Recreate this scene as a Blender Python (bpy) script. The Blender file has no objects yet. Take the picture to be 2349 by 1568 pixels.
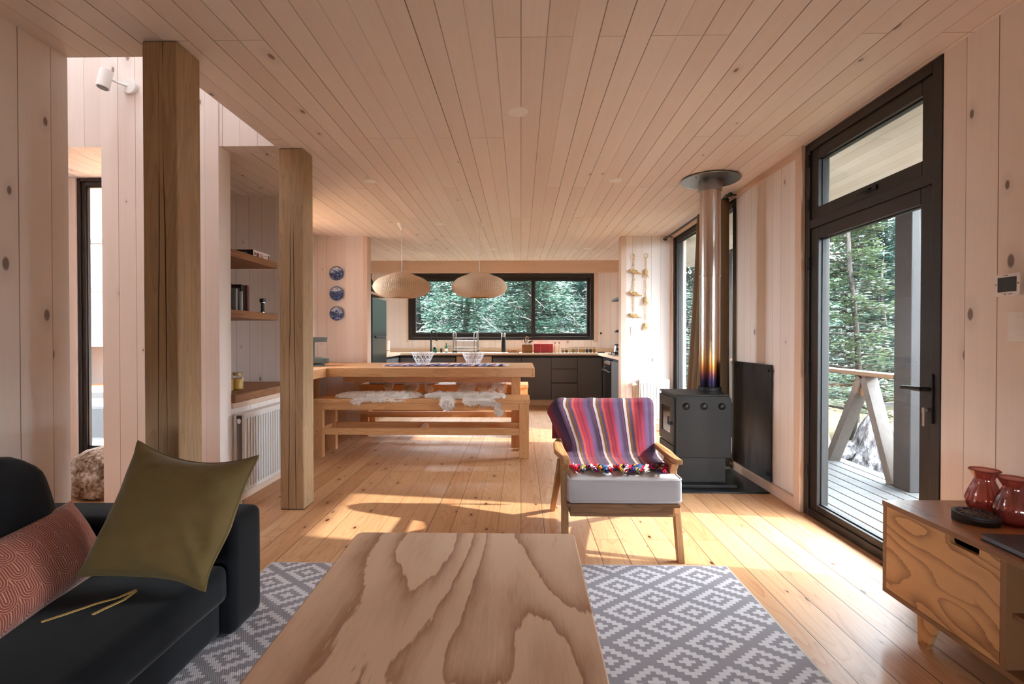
import bpy, bmesh, math, random
from math import sin, cos, pi, radians, sqrt
from mathutils import Vector, Matrix, noise as mnoise

scene = bpy.context.scene
COL = scene.collection

# ------------------------------------------------------------------ camera
cam_data = bpy.data.cameras.new('camera')
cam_data.sensor_fit = 'HORIZONTAL'
cam_data.sensor_width = 36.0
cam_data.lens = 36.0 * 1130.0 / 2349.0
cam_data.clip_start = 0.05
cam = bpy.data.objects.new('camera', cam_data)
cam.location = (0.0, 0.0, 1.15)
cam.rotation_euler = (radians(90 - 0.56), 0.0, radians(1.04))
COL.objects.link(cam)
scene.camera = cam

# ------------------------------------------------------------------ world, sun, exposure
world = bpy.data.worlds.new('sky')
scene.world = world
world.use_nodes = True
wn = world.node_tree
wn.nodes.clear()
w_out = wn.nodes.new('ShaderNodeOutputWorld')
w_bg = wn.nodes.new('ShaderNodeBackground')
w_bg.inputs['Color'].default_value = (0.83, 0.92, 1.0, 1)
w_bg.inputs['Strength'].default_value = 12.5
wn.links.new(w_bg.outputs[0], w_out.inputs[0])

sun_data = bpy.data.lights.new('sun', 'SUN')
sun_data.energy = 3.6
sun_data.angle = radians(0.9)
sun_data.color = (1.0, 0.93, 0.83)
sun = bpy.data.objects.new('sun', sun_data)
sun_dir = Vector((-1.0, 0.15, -0.54))
sun.rotation_euler = sun_dir.to_track_quat('-Z', 'Y').to_euler()
sun.location = (12, -2, 8)
COL.objects.link(sun)

scene.view_settings.view_transform = 'Standard'
scene.view_settings.look = 'None'
scene.view_settings.exposure = 1.74
scene.view_settings.gamma = 1.0
scene.view_settings.use_curve_mapping = False
cy = scene.cycles
cy.max_bounces = 8
cy.diffuse_bounces = 5
cy.glossy_bounces = 4
cy.transmission_bounces = 6
cy.transparent_max_bounces = 10
cy.caustics_reflective = False
cy.caustics_refractive = False
cy.sample_clamp_indirect = 6.0
cy.use_adaptive_sampling = True
cy.adaptive_threshold = 0.06


def portal(name, loc, direction, sx, sy):
    """daylight opening: helps the renderer find the sky through a window"""
    d = bpy.data.lights.new(name, 'AREA')
    d.shape = 'RECTANGLE'
    d.size = sx
    d.size_y = sy
    d.cycles.is_portal = True
    o = bpy.data.objects.new(name, d)
    o.location = loc
    o.rotation_euler = Vector(direction).to_track_quat('-Z', 'Z').to_euler()
    COL.objects.link(o)


portal('portal_right_door', (2.02, 2.74, 1.2), (-1, 0, 0), 1.05, 2.35)
portal('portal_right_window', (2.02, 5.18, 1.2), (-1, 0, 0), 1.75, 2.35)
portal('portal_kitchen', (-0.36, 9.06, 1.69), (0, -1, 0), 3.3, 1.15)
portal('portal_near', (0.1, -2.24, 0.58), (0, 1, 0), 1.5, 0.5)
portal('portal_dining', (-2.72, 5.1, 1.6), (1, 0, 0), 1.15, 1.3)
portal('portal_void', (-2.9, 2.70, 4.64), (0, 0, -1), 0.9, 0.42)

# ------------------------------------------------------------------ helpers
ORG = {}


def thing(name, label, cat, loc=(0, 0, 0), group=None):
    o = bpy.data.objects.new(name, None)
    o.empty_display_size = 0.1
    COL.objects.link(o)
    o.location = loc
    o['label'] = label
    o['category'] = cat
    if group:
        o['group'] = group
    ORG[o.name] = Vector(loc)
    return o


def tag(o, label, cat, group=None, kind=None):
    o['label'] = label
    o['category'] = cat
    if group:
        o['group'] = group
    if kind:
        o['kind'] = kind
    return o


def struct(o, label=None):
    o['kind'] = 'structure'
    if label:
        o['label'] = label
    return o


def plabel(o, text):
    o['label'] = text
    return o


def copy_tree(o, parent=None):
    c = o.copy()
    COL.objects.link(c)
    c.parent = parent
    if 'label' in c and parent is not None and 'label' not in o:
        del c['label']
    for ch in list(o.children):
        copy_tree(ch, c)
    return c


class MB:
    def __init__(self):
        self.v = []
        self.f = []
        self.uv = {}
        self.mi = {}

    def add(self, vs, fs, uvs=None, mi=0):
        b = len(self.v)
        self.v += [tuple(p) for p in vs]
        for k, f in enumerate(fs):
            if uvs is not None:
                self.uv[len(self.f)] = [uvs[i] for i in f]
            if mi:
                self.mi[len(self.f)] = mi
            self.f.append([b + i for i in f])
        return self

    def box(self, x0, x1, y0, y1, z0, z1, mi=0):
        x0, x1 = min(x0, x1), max(x0, x1)
        y0, y1 = min(y0, y1), max(y0, y1)
        z0, z1 = min(z0, z1), max(z0, z1)
        vs = [(x0, y0, z0), (x1, y0, z0), (x1, y1, z0), (x0, y1, z0), (x0, y0, z1), (x1, y0, z1), (x1, y1, z1), (x0, y1, z1)]
        fs = [(0, 3, 2, 1), (4, 5, 6, 7), (0, 1, 5, 4), (1, 2, 6, 5), (2, 3, 7, 6), (3, 0, 4, 7)]
        return self.add(vs, fs, None, mi)

    def hexa(self, a, b):
        """a, b: lists of four points (two opposite faces)"""
        fs = [(3, 2, 1, 0), (4, 5, 6, 7), (0, 1, 5, 4), (1, 2, 6, 5), (2, 3, 7, 6), (3, 0, 4, 7)]
        return self.add(list(a) + list(b), fs)

    def beam(self, p0, p1, w, h, up=(0, 0, 1), w1=None, h1=None):
        """rectangular bar from p0 to p1; w across, h along 'up'"""
        p0 = Vector(p0); p1 = Vector(p1)
        d = (p1 - p0).normalized()
        s = d.cross(Vector(up)).normalized()
        u = s.cross(d).normalized()
        w1 = w if w1 is None else w1
        h1 = h if h1 is None else h1
        def q(p, ww, hh):
            return [p - s * ww / 2 - u * hh / 2, p + s * ww / 2 - u * hh / 2, p + s * ww / 2 + u * hh / 2, p - s * ww / 2 + u * hh / 2]
        return self.hexa(q(p0, w, h), q(p1, w1, h1))

    def prism(self, pts, axis, a, b):
        """extrude a 2-D polygon (counter-clockwise) along axis from a to b"""
        n = len(pts)
        def P(p, t):
            if axis == 'z': return (p[0], p[1], t)
            if axis == 'y': return (p[0], t, p[1])
            return (t, p[0], p[1])
        vs = [P(p, a) for p in pts] + [P(p, b) for p in pts]
        fs = [list(range(n))[::-1], list(range(n, 2 * n))]
        for i in range(n):
            j = (i + 1) % n
            fs.append((i, j, n + j, n + i))
        return self.add(vs, fs)

    def tube(self, path, r, n=8, closed=False, caps=True):
        path = [Vector(p) for p in path]
        m = len(path)
        rs = r if isinstance(r, (list, tuple)) else [r] * m
        prev = None
        vs = []
        for i, p in enumerate(path):
            if closed:
                d = path[(i + 1) % m] - path[i - 1]
            else:
                d = path[min(i + 1, m - 1)] - path[max(i - 1, 0)]
            if d.length < 1e-9:
                d = Vector((0, 0, 1))
            d.normalize()
            if prev is None:
                a = Vector((0, 0, 1)) if abs(d.z) < 0.9 else Vector((1, 0, 0))
                s = d.cross(a).normalized()
            else:
                s = prev - d * prev.dot(d)
                if s.length < 1e-6:
                    s = d.orthogonal()
                s.normalize()
            prev = s
            t = d.cross(s)
            for k in range(n):
                an = 2 * pi * k / n
                vs.append(p + (s * cos(an) + t * sin(an)) * rs[i])
        fs = []
        rng = m if closed else m - 1
        for i in range(rng):
            i2 = (i + 1) % m
            for k in range(n):
                k2 = (k + 1) % n
                fs.append((i * n + k, i * n + k2, i2 * n + k2, i2 * n + k))
        if caps and not closed:
            fs.append(list(range(n))[::-1])
            fs.append([(m - 1) * n + k for k in range(n)])
        return self.add(vs, fs)

    def cyl(self, p0, p1, r0, r1=None, n=24):
        return self.tube([p0, p1], [r0, r0 if r1 is None else r1], n)

    def lathe(self, prof, c=(0, 0, 0), n=32, cap0=True, cap1=True, fn=None):
        vs = []
        for (r, z) in prof:
            for k in range(n):
                a = 2 * pi * k / n
                rr = r if fn is None else fn(r, z, a)
                vs.append((c[0] + rr * cos(a), c[1] + rr * sin(a), c[2] + z))
        fs = []
        for i in range(len(prof) - 1):
            for k in range(n):
                k2 = (k + 1) % n
                fs.append((i * n + k, i * n + k2, (i + 1) * n + k2, (i + 1) * n + k))
        if cap0:
            fs.append(list(range(n))[::-1])
        if cap1:
            fs.append([(len(prof) - 1) * n + k for k in range(n)])
        return self.add(vs, fs)

    def grid(self, fn, nu, nv, flip=False):
        vs, uvs, fs = [], [], []
        for j in range(nv + 1):
            for i in range(nu + 1):
                u, v = i / nu, j / nv
                vs.append(tuple(fn(u, v)))
                uvs.append((u, v))
        for j in range(nv):
            for i in range(nu):
                a = j * (nu + 1) + i
                q = (a, a + 1, a + nu + 2, a + nu + 1)
                fs.append(q[::-1] if flip else q)
        return self.add(vs, fs, uvs)

    def sphere(self, c, r, nu=16, nv=10):
        rx, ry, rz = (r, r, r) if not isinstance(r, (tuple, list)) else r
        prof = []
        vs = [(c[0], c[1], c[2] - rz)]
        for j in range(1, nv):
            t = -pi / 2 + pi * j / nv
            for k in range(nu):
                a = 2 * pi * k / nu
                vs.append((c[0] + rx * cos(t) * cos(a), c[1] + ry * cos(t) * sin(a), c[2] + rz * sin(t)))
        vs.append((c[0], c[1], c[2] + rz))
        fs = []
        for k in range(nu):
            fs.append((0, 1 + (k + 1) % nu, 1 + k))
        for j in range(nv - 2):
            for k in range(nu):
                k2 = (k + 1) % nu
                fs.append((1 + j * nu + k, 1 + j * nu + k2, 1 + (j + 1) * nu + k2, 1 + (j + 1) * nu + k))
        t = len(vs) - 1
        b = 1 + (nv - 2) * nu
        for k in range(nu):
            fs.append((t, b + k, b + (k + 1) % nu))
        return self.add(vs, fs)

    def build(self, name, mat, parent=None, smooth=False, bevel=0.0, seg=2, subsurf=0, solid=0.0, angle=40):
        off = Vector((0, 0, 0))
        if parent is not None:
            off = ORG[parent.name]
        me = bpy.data.meshes.new(name)
        me.from_pydata([(p[0] - off[0], p[1] - off[1], p[2] - off[2]) for p in self.v], [], self.f)
        if self.uv:
            ul = me.uv_layers.new(name='UVMap')
            for p in me.polygons:
                q = self.uv.get(p.index)
                if q:
                    for li, c in zip(p.loop_indices, q):
                        ul.data[li].uv = c
        mats = mat if isinstance(mat, (list, tuple)) else [mat]
        for m in mats:
            me.materials.append(m)
        if self.mi:
            for i, k in self.mi.items():
                me.polygons[i].material_index = k
        if smooth:
            for p in me.polygons:
                p.use_smooth = True
            if angle < 180:
                me.set_sharp_from_angle(angle=radians(angle))
        me.validate()
        me.update()
        o = bpy.data.objects.new(name, me)
        COL.objects.link(o)
        if parent is not None:
            o.parent = parent
        ORG[o.name] = off
        if subsurf:
            s = o.modifiers.new('subsurf', 'SUBSURF')
            s.levels = subsurf
            s.render_levels = subsurf
        if solid:
            s = o.modifiers.new('solid', 'SOLIDIFY')
            s.thickness = solid
            s.offset = 0
        if bevel:
            b = o.modifiers.new('bevel', 'BEVEL')
            b.width = bevel
            b.segments = seg
            b.limit_method = 'ANGLE'
            b.angle_limit = radians(40)
        return o


def lerp(a, b, t):
    return a + (b - a) * t


def smooth(e0, e1, x):
    t = max(0.0, min(1.0, (x - e0) / (e1 - e0)))
    return t * t * (3 - 2 * t)


# ------------------------------------------------------------------ materials
def S(r, g, b):
    def c(v):
        v /= 255.0
        return v / 12.92 if v <= 0.04045 else ((v + 0.055) / 1.055) ** 2.4
    return (c(r), c(g), c(b), 1.0)


class NT:
    def __init__(self, name):
        self.mat = bpy.data.materials.new(name)
        self.mat.use_nodes = True
        self.nt = self.mat.node_tree
        self.nt.nodes.clear()
        self.out = self.nt.nodes.new('ShaderNodeOutputMaterial')
        self.b = self.nt.nodes.new('ShaderNodeBsdfPrincipled')
        self.nt.links.new(self.b.outputs[0], self.out.inputs[0])

    def new(self, t):
        return self.nt.nodes.new('ShaderNode' + t)

    def put(self, sock, val):
        if isinstance(val, bpy.types.NodeSocket):
            self.nt.links.new(val, sock)
        elif val is not None:
            if sock.type == 'RGBA' and not isinstance(val, (tuple, list)):
                val = (val, val, val, 1)
            if sock.type == 'VECTOR' and not isinstance(val, (tuple, list)):
                val = (val, val, val)
            sock.default_value = val

    def obj(self):
        n = self.new('TexCoord')
        return n.outputs['Object']

    def uv(self):
        n = self.new('TexCoord')
        return n.outputs['UV']

    def sep(self, v):
        n = self.new('SeparateXYZ')
        self.put(n.inputs[0], v)
        return n.outputs[0], n.outputs[1], n.outputs[2]

    def comb(self, x=0.0, y=0.0, z=0.0):
        n = self.new('CombineXYZ')
        self.put(n.inputs[0], x); self.put(n.inputs[1], y); self.put(n.inputs[2], z)
        return n.outputs[0]

    def m(self, op, a, b=None, c=None, clamp=False):
        n = self.new('Math')
        n.operation = op
        n.use_clamp = clamp
        self.put(n.inputs[0], a)
        if b is not None: self.put(n.inputs[1], b)
        if c is not None: self.put(n.inputs[2], c)
        return n.outputs[0]

    def noise(self, vec, scale=1.0, detail=2.0, rough=0.5, dist=0.0):
        n = self.new('TexNoise')
        self.put(n.inputs['Vector'], vec)
        self.put(n.inputs['Scale'], scale)
        self.put(n.inputs['Detail'], detail)
        self.put(n.inputs['Roughness'], rough)
        self.put(n.inputs['Distortion'], dist)
        return n.outputs[0]

    def vor(self, vec, scale=1.0, feature='F1', rnd=1.0, dim='3D'):
        n = self.new('TexVoronoi')
        n.voronoi_dimensions = dim
        n.feature = feature
        self.put(n.inputs['Vector'], vec)
        self.put(n.inputs['Scale'], scale)
        self.put(n.inputs['Randomness'], rnd)
        return n.outputs['Distance'], n.outputs['Color'] if 'Color' in n.outputs else None

    def white(self, vec):
        n = self.new('TexWhiteNoise')
        n.noise_dimensions = '3D'
        self.put(n.inputs['Vector'], vec)
        return n.outputs['Value']

    def mix(self, f, a, b, mode='MIX'):
        n = self.new('Mix')
        n.data_type = 'RGBA'
        n.blend_type = mode
        self.put(n.inputs[0], f)
        self.put(n.inputs[6], a)
        self.put(n.inputs[7], b)
        return n.outputs[2]

    def ramp(self, f, stops, interp='LINEAR'):
        n = self.new('ValToRGB')
        n.color_ramp.interpolation = interp
        el = n.color_ramp.elements
        while len(el) > 1:
            el.remove(el[-1])
        el[0].position = stops[0][0]
        el[0].color = stops[0][1]
        for p, c in stops[1:]:
            e = el.new(p)
            e.color = c
        self.put(n.inputs[0], f)
        return n.outputs[0]

    def step(self, x, e0, e1):
        n = self.new('MapRange')
        n.interpolation_type = 'SMOOTHSTEP'
        self.put(n.inputs[0], x)
        self.put(n.inputs[1], e0)
        self.put(n.inputs[2], e1)
        n.inputs[3].default_value = 0.0
        n.inputs[4].default_value = 1.0
        return n.outputs[0]

    def bump(self, h, strength=0.3, dist=0.01):
        n = self.new('Bump')
        n.inputs['Strength'].default_value = strength
        n.inputs['Distance'].default_value = dist
        self.put(n.inputs['Height'], h)
        self.nt.links.new(n.outputs[0], self.b.inputs['Normal'])

    def fin(self, color=None, rough=None, metal=None, spec=None, **kw):
        if color is not None: self.put(self.b.inputs['Base Color'], color)
        if rough is not None: self.put(self.b.inputs['Roughness'], rough)
        if metal is not None: self.put(self.b.inputs['Metallic'], metal)
        if spec is not None: self.put(self.b.inputs['Specular IOR Level'], spec)
        for k, v in kw.items():
            self.put(self.b.inputs[k], v)
        return self.mat


def plain(name, col, rough=0.5, metal=0.0, spec=0.5, var=0.06, scale=12.0, bump=0.0, **kw):
    n = NT(name)
    t = n.noise(n.obj(), scale, 3)
    c = n.mix(t, tuple(x * (1 - var) for x in col[:3]) + (1,), tuple(min(1, x * (1 + var)) for x in col[:3]) + (1,))
    if bump:
        n.bump(n.noise(n.obj(), scale * 12, 2), bump, 0.003)
    return n.fin(c, rough, metal, spec, **kw)


def boards(name, u, v, w, ca, cb, groove, knot, gw=0.003, length=None, rough=0.5, spec=0.4, grain=0.25,
           knots=1.0, vary=0.5, ring=0.0, coat=0.0, ksize=0.018, blot=0.25, kden=1.0):
    """planks running along axis v, w wide across axis u (object = world axes for the setting)"""
    n = NT(name)
    xyz = n.sep(n.obj())
    a = xyz['xyz'.index(u)]
    b = xyz['xyz'.index(v)]
    U = n.m('DIVIDE', a, w)
    idx = n.m('FLOOR', U)
    fu = n.m('FRACT', U)
    r0 = n.white(n.comb(idx, 3.7, 1.1))
    if length:
        L = n.m('ADD', n.m('DIVIDE', b, length), n.m('MULTIPLY', n.m('FLOOR', n.m('MULTIPLY', r0, 3.0)), 0.3333))
        row = n.m('FLOOR', L)
        fl = n.m('FRACT', L)
        r = n.white(n.comb(idx, row, 9.3))
        ej = n.m('MULTIPLY', n.m('MINIMUM', fl, n.m('SUBTRACT', 1.0, fl)), length)
    else:
        r = r0
    e = n.m('MULTIPLY', n.m('MINIMUM', fu, n.m('SUBTRACT', 1.0, fu)), w)
    gcut = n.m('SUBTRACT', 1.0, n.step(e, gw * 0.25, gw * 0.9))
    gdark = n.m('MULTIPLY', gcut, n.m('ADD', 0.25, n.m('MULTIPLY', n.white(n.comb(n.m('FLOOR', n.m('ADD', U, 0.5)), 5.0, 2.0)), 0.75)))
    if length:
        gj = n.m('MULTIPLY', n.m('SUBTRACT', 1.0, n.step(ej, gw * 0.2, gw * 0.7)), 0.55)
        gdark = n.m('MAXIMUM', gdark, gj)
    bo = n.m('ADD', b, n.m('MULTIPLY', r, 11.0))
    # warped coordinates near knots
    kv = n.comb(n.m('ADD', n.m('MULTIPLY', a, 4.2 * kden), n.m('MULTIPLY', r, 20.0)), n.m('MULTIPLY', bo, 2.1 * kden), r)
    kd, kc = n.vor(kv, 1.0, 'F1', 1.0, '2D')
    kr = n.sep(kc)[0]
    kon = n.step(kr, 1.0 - 0.55 * knots, 1.0 - 0.5 * knots) if knots < 1.6 else 1.0
    ksz = n.m('MULTIPLY', n.m('ADD', 0.35, n.sep(kc)[1]), ksize * 4.2 * kden)
    kn = n.m('MULTIPLY', n.m('SUBTRACT', 1.0, n.step(kd, n.m('MULTIPLY', ksz, 0.55), ksz)), kon)
    halo = n.m('MULTIPLY', n.m('SUBTRACT', 1.0, n.step(kd, ksz, n.m('MULTIPLY', ksz, 3.2))), kon)
    # fine grain and broad tone
    gv = n.comb(n.m('MULTIPLY', a, 90.0), n.m('MULTIPLY', bo, 2.2), n.m('MULTIPLY', r, 40.0))
    g = n.noise(gv, 1.0, 3, 0.6)
    bv = n.comb(n.m('MULTIPLY', a, 9.0), n.m('MULTIPLY', bo, 1.1), n.m('MULTIPLY', r, 17.0))
    bl = n.noise(bv, 1.0, 3)
    t = n.m('ADD', n.m('MULTIPLY', n.m('SUBTRACT', r, 0.5), vary), n.m('ADD', n.m('MULTIPLY', n.m('SUBTRACT', g, 0.5), grain * 2), n.m('ADD', 0.5, n.m('MULTIPLY', n.m('SUBTRACT', bl, 0.5), blot * 2))))
    if ring:
        q = n.noise(n.comb(n.m('MULTIPLY', a, 5.0), n.m('MULTIPLY', bo, 0.55), n.m('MULTIPLY', r, 31.0)), 1.0, 2)
        ph = n.m('ADD', n.m('MULTIPLY', q, 24.0), n.m('MULTIPLY', halo, 3.0))
        rg = n.m('POWER', n.m('FRACT', ph), 4.0)
        t = n.m('SUBTRACT', t, n.m('MULTIPLY', rg, ring))
    t = n.m('MULTIPLY', t, 1.0, clamp=True)
    c = n.mix(t, cb, ca)
    c = n.mix(n.m('MULTIPLY', halo, 0.35), c, tuple(x * 0.8 for x in cb[:3]) + (1,))
    c = n.mix(kn, c, knot)
    c = n.mix(gdark, c, groove)
    n.bump(n.m('SUBTRACT', n.m('MULTIPLY', g, 0.05), gdark), 0.35, 0.004)
    kw = {}
    if coat:
        kw = {'Coat Weight': coat, 'Coat Roughness': 0.16}
    return n.fin(c, rough, 0.0, spec, **kw)


def timber(name, axis, ca, cb, crack=None, rough=0.6, freq=70.0, ring=0.35, knot=None, coat=0.0, kn_amount=0.35, split=None):
    """solid wood with grain along an object axis"""
    n = NT(name)
    x, y, z = n.sep(n.obj())
    oi = n.new('ObjectInfo').outputs['Random']
    A = {'x': (y, z, x), 'y': (x, z, y), 'z': (x, y, z)}[axis]
    sh = n.m('MULTIPLY', oi, 13.0)
    vec = n.comb(n.m('ADD', n.m('MULTIPLY', A[0], freq), sh), n.m('MULTIPLY', A[1], freq), n.m('MULTIPLY', A[2], 2.2))
    g = n.noise(vec, 1.0, 3, 0.6)
    lo = n.noise(n.comb(n.m('ADD', n.m('MULTIPLY', A[0], 8.0), sh), n.m('MULTIPLY', A[1], 8.0), n.m('MULTIPLY', A[2], 0.9)), 1.0, 2)
    rg = n.m('POWER', n.m('FRACT', n.m('MULTIPLY', lo, 14.0)), 3.0)
    t = n.m('SUBTRACT', n.m('ADD', n.m('MULTIPLY', g, 0.7), n.m('MULTIPLY', lo, 0.5)), n.m('MULTIPLY', rg, ring), clamp=True)
    c = n.mix(t, cb, ca)
    h = g
    if knot:
        kd, kc = n.vor(n.comb(n.m('ADD', n.m('MULTIPLY', A[0], 7.0), sh), n.m('MULTIPLY', A[1], 7.0), n.m('MULTIPLY', A[2], 2.6)), 1.0)
        on = n.step(n.sep(kc)[0], 1 - kn_amount, 1 - kn_amount + 0.05)
        kk = n.m('MULTIPLY', n.m('SUBTRACT', 1.0, n.step(kd, 0.07, 0.15)), on)
        c = n.mix(n.m('MULTIPLY', kk, 0.85), c, knot)
    if crack and not split:
        q = n.noise(n.comb(n.m('ADD', n.m('MULTIPLY', A[0], 6.0), sh), n.m('MULTIPLY', A[1], 6.0), n.m('MULTIPLY', A[2], 0.22)), 1.0, 2, 0.45)
        cr = n.m('SUBTRACT', 1.0, n.step(n.m('ABSOLUTE', n.m('SUBTRACT', q, 0.46)), 0.0015, 0.0075))
        c = n.mix(n.m('MULTIPLY', cr, 0.9), c, crack)
        h = n.m('SUBTRACT', n.m('MULTIPLY', g, 0.2), cr)
    if split:
        for off, k_, ph in split:
            ctr = n.m('ADD', off, n.m('MULTIPLY', n.m('SUBTRACT', n.noise(n.comb(ph, sh, n.m('MULTIPLY', A[2], 1.6)), 1.0, 2), 0.5), 0.022))
            ctr = n.m('ADD', ctr, n.m('MULTIPLY', A[2], k_))
            wd = n.m('MULTIPLY', n.step(n.noise(n.comb(ph, 7.0, n.m('MULTIPLY', A[2], 1.1)), 1.0, 1), 0.36, 0.62), 0.0032)
            cl = n.m('SUBTRACT', 1.0, n.step(n.m('ABSOLUTE', n.m('SUBTRACT', A[0], ctr)), n.m('MULTIPLY', wd, 0.5), n.m('ADD', wd, 0.0004)))
            c = n.mix(n.m('MULTIPLY', cl, 0.93), c, crack)
    n.bump(h, 0.25, 0.003)
    kw = {'Coat Weight': coat, 'Coat Roughness': 0.2} if coat else {}
    return n.fin(c, rough, 0.0, 0.35, **kw)


def plywood(name, u, v, ca, cb, su=2.6, sv=0.75, lines=9.0, rough=0.45, shift=0.0, coat=0.0):
    """rotary-cut veneer: ragged contour bands"""
    n = NT(name)
    xyz = n.sep(n.obj())
    a = n.m('ADD', xyz['xyz'.index(u)], shift)
    b = xyz['xyz'.index(v)]
    rag = n.noise(n.comb(n.m('MULTIPLY', a, 60.0), n.m('MULTIPLY', b, 7.0), 0.0), 1.0, 3, 0.65)
    rg2 = n.noise(n.comb(n.m('MULTIPLY', a, 15.0), n.m('MULTIPLY', b, 4.0), 3.0), 1.0, 3, 0.6)
    base = n.noise(n.comb(n.m('MULTIPLY', a, su), n.m('MULTIPLY', b, sv), 1.3), 1.0, 1.5, 0.4)
    hgt = n.m('ADD', n.m('MULTIPLY', base, lines), n.m('ADD', n.m('MULTIPLY', rag, 0.3), n.m('MULTIPLY', rg2, 0.55)))
    f = n.m('FRACT', hgt)
    band = n.m('MULTIPLY', n.m('POWER', f, 2.6), n.m('SUBTRACT', 1.0, n.step(f, 0.93, 1.0)))
    tone = n.noise(n.comb(n.m('MULTIPLY', a, 6.0), n.m('MULTIPLY', b, 1.6), 5.0), 1.0, 3)
    fib = n.noise(n.comb(n.m('MULTIPLY', a, 260.0), n.m('MULTIPLY', b, 8.0), 5.0), 1.0, 2)
    t = n.m('ADD', n.m('MULTIPLY', band, 0.95), n.m('ADD', n.m('MULTIPLY', n.m('SUBTRACT', tone, 0.5), 0.9), n.m('MULTIPLY', n.m('SUBTRACT', fib, 0.5), 0.35)), clamp=True)
    c = n.mix(t, ca, cb)
    n.bump(fib, 0.08, 0.002)
    kw = {'Coat Weight': coat, 'Coat Roughness': 0.25} if coat else {}
    return n.fin(c, rough, 0.0, 0.4, **kw)


def glass(name, tint=(0.96, 0.98, 0.98, 1), rough=0.0, ior=1.5, boost=1.0):
    """clear pane: mostly passes light straight through, mirrors a little by Fresnel"""
    n = NT(name)
    n.nt.nodes.remove(n.b)
    tr = n.new('BsdfTransparent')
    n.put(tr.inputs[0], tint)
    gl = n.new('BsdfGlossy')
    n.put(gl.inputs['Roughness'], rough)
    ge = n.new('NewGeometry')
    dt = n.new('VectorMath')
    dt.operation = 'DOT_PRODUCT'
    n.put(dt.inputs[0], ge.outputs['Normal'])
    n.put(dt.inputs[1], ge.outputs['Incoming'])
    cs = n.m('SUBTRACT', 1.0, n.m('ABSOLUTE', dt.outputs['Value']))
    fac = n.m('MULTIPLY', n.m('ADD', 0.04, n.m('MULTIPLY', n.m('POWER', cs, 5.0), 0.96)), boost, clamp=True)
    mx = n.new('MixShader')
    n.put(mx.inputs[0], fac)
    n.nt.links.new(tr.outputs[0], mx.inputs[1])
    n.nt.links.new(gl.outputs[0], mx.inputs[2])
    n.nt.links.new(mx.outputs[0], n.out.inputs[0])
    return n.mat


WCA, WCB = S(243, 233, 228), S(228, 213, 206)
WGR, WKN = S(128, 88, 62), S(150, 130, 122)
M = {}
M['wall_x'] = boards('whitewashed_boards_facing', 'x', 'z', 0.115, WCA, WCB, WGR, WKN, gw=0.0022, knots=0.55, vary=0.4, ksize=0.012)
M['wall_y'] = boards('whitewashed_boards_side', 'y', 'z', 0.115, WCA, WCB, WGR, WKN, gw=0.0022, knots=0.6, vary=0.4, ksize=0.012)
M['wall_wide'] = boards('whitewashed_wide_boards', 'y', 'z', 0.14, WCA, WCB, WGR, S(136, 118, 112), gw=0.003, knots=0.6, vary=0.4, ksize=0.015)
M['ceiling'] = boards('whitewashed_ceiling_boards', 'x', 'y', 0.108, S(246, 236, 231), S(232, 217, 209), S(92, 56, 38), S(150, 128, 122), gw=0.0036, length=3.1, knots=0.5, vary=0.55, grain=0.3, ksize=0.013)
M['floor'] = boards('pine_floor_boards', 'x', 'y', 0.14, S(222, 178, 136), S(180, 126, 84), S(60, 32, 18), S(84, 36, 20), gw=0.004, length=4.2, rough=0.42, spec=0.3, knots=0.85, vary=0.35, ring=0.34, coat=0.06, ksize=0.0105, blot=0.3, kden=1.4)
M['soffit'] = boards('porch_soffit_boards', 'x', 'y', 0.108, S(172, 164, 155), S(150, 140, 128), S(96, 76, 60), S(150, 120, 96), gw=0.003, length=3.2, knots=0.6, vary=0.4)
M['trimw'] = timber('whitewashed_trim', 'y', S(226, 200, 182), S(206, 174, 152), ring=0.1)
M['trimz'] = timber('whitewashed_upright_trim', 'z', S(228, 202, 184), S(208, 178, 158), ring=0.1)
M['trimx'] = timber('whitewashed_cross_trim', 'x', S(224, 192, 166), S(206, 172, 144), ring=0.12)
M['post'] = timber('weathered_post', 'z', S(196, 166, 130), S(148, 120, 92), crack=S(40, 26, 18), freq=55, ring=0.3, knot=S(70, 44, 28), kn_amount=0.2, rough=0.75, split=[(-0.022, 0.010, 1.0), (0.028, -0.006, 5.0)])
M['pine_x'] = timber('table_pine_lengthwise', 'x', S(226, 176, 124), S(190, 132, 82), knot=S(96, 50, 28), ring=0.4, coat=0.15, kn_amount=0.2)
M['pine_z'] = timber('table_pine_upright', 'z', S(222, 172, 122), S(188, 130, 82), knot=S(96, 50, 28), ring=0.35, kn_amount=0.2)
M['pine_y'] = timber('table_pine_crosswise', 'y', S(222, 172, 122), S(188, 130, 82), ring=0.35, coat=0.15)
M['shelf'] = timber('stained_shelf_pine', 'y', S(168, 118, 80), S(122, 80, 52), knot=S(60, 28, 16), ring=0.4)
M['chairwood'] = timber('chair_ash', 'z', S(190, 142, 96), S(140, 96, 60), ring=0.3, freq=110)
M['chairwood_x'] = timber('chair_ash_rail', 'x', S(168, 124, 86), S(116, 80, 54), ring=0.5, freq=90)
M['chairwood_y'] = timber('chair_ash_arm', 'y', S(200, 150, 102), S(158, 110, 70), ring=0.25, freq=110)
M['ply'] = plywood('coffee_table_plywood', 'x', 'y', S(222, 188, 160), S(142, 94, 62), su=2.7, sv=0.75, lines=10.0, rough=0.42, shift=4.3, coat=0.1)
M['ply_side'] = plywood('sideboard_plywood', 'z', 'y', S(200, 146, 94), S(132, 82, 46), su=5.5, sv=2.6, lines=8.5, shift=1.7)
M['ply_top'] = plywood('sideboard_top_plywood', 'x', 'y', S(172, 116, 76), S(126, 80, 50), su=4.0, sv=1.0, lines=5.0, rough=0.3, coat=0.2)
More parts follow.
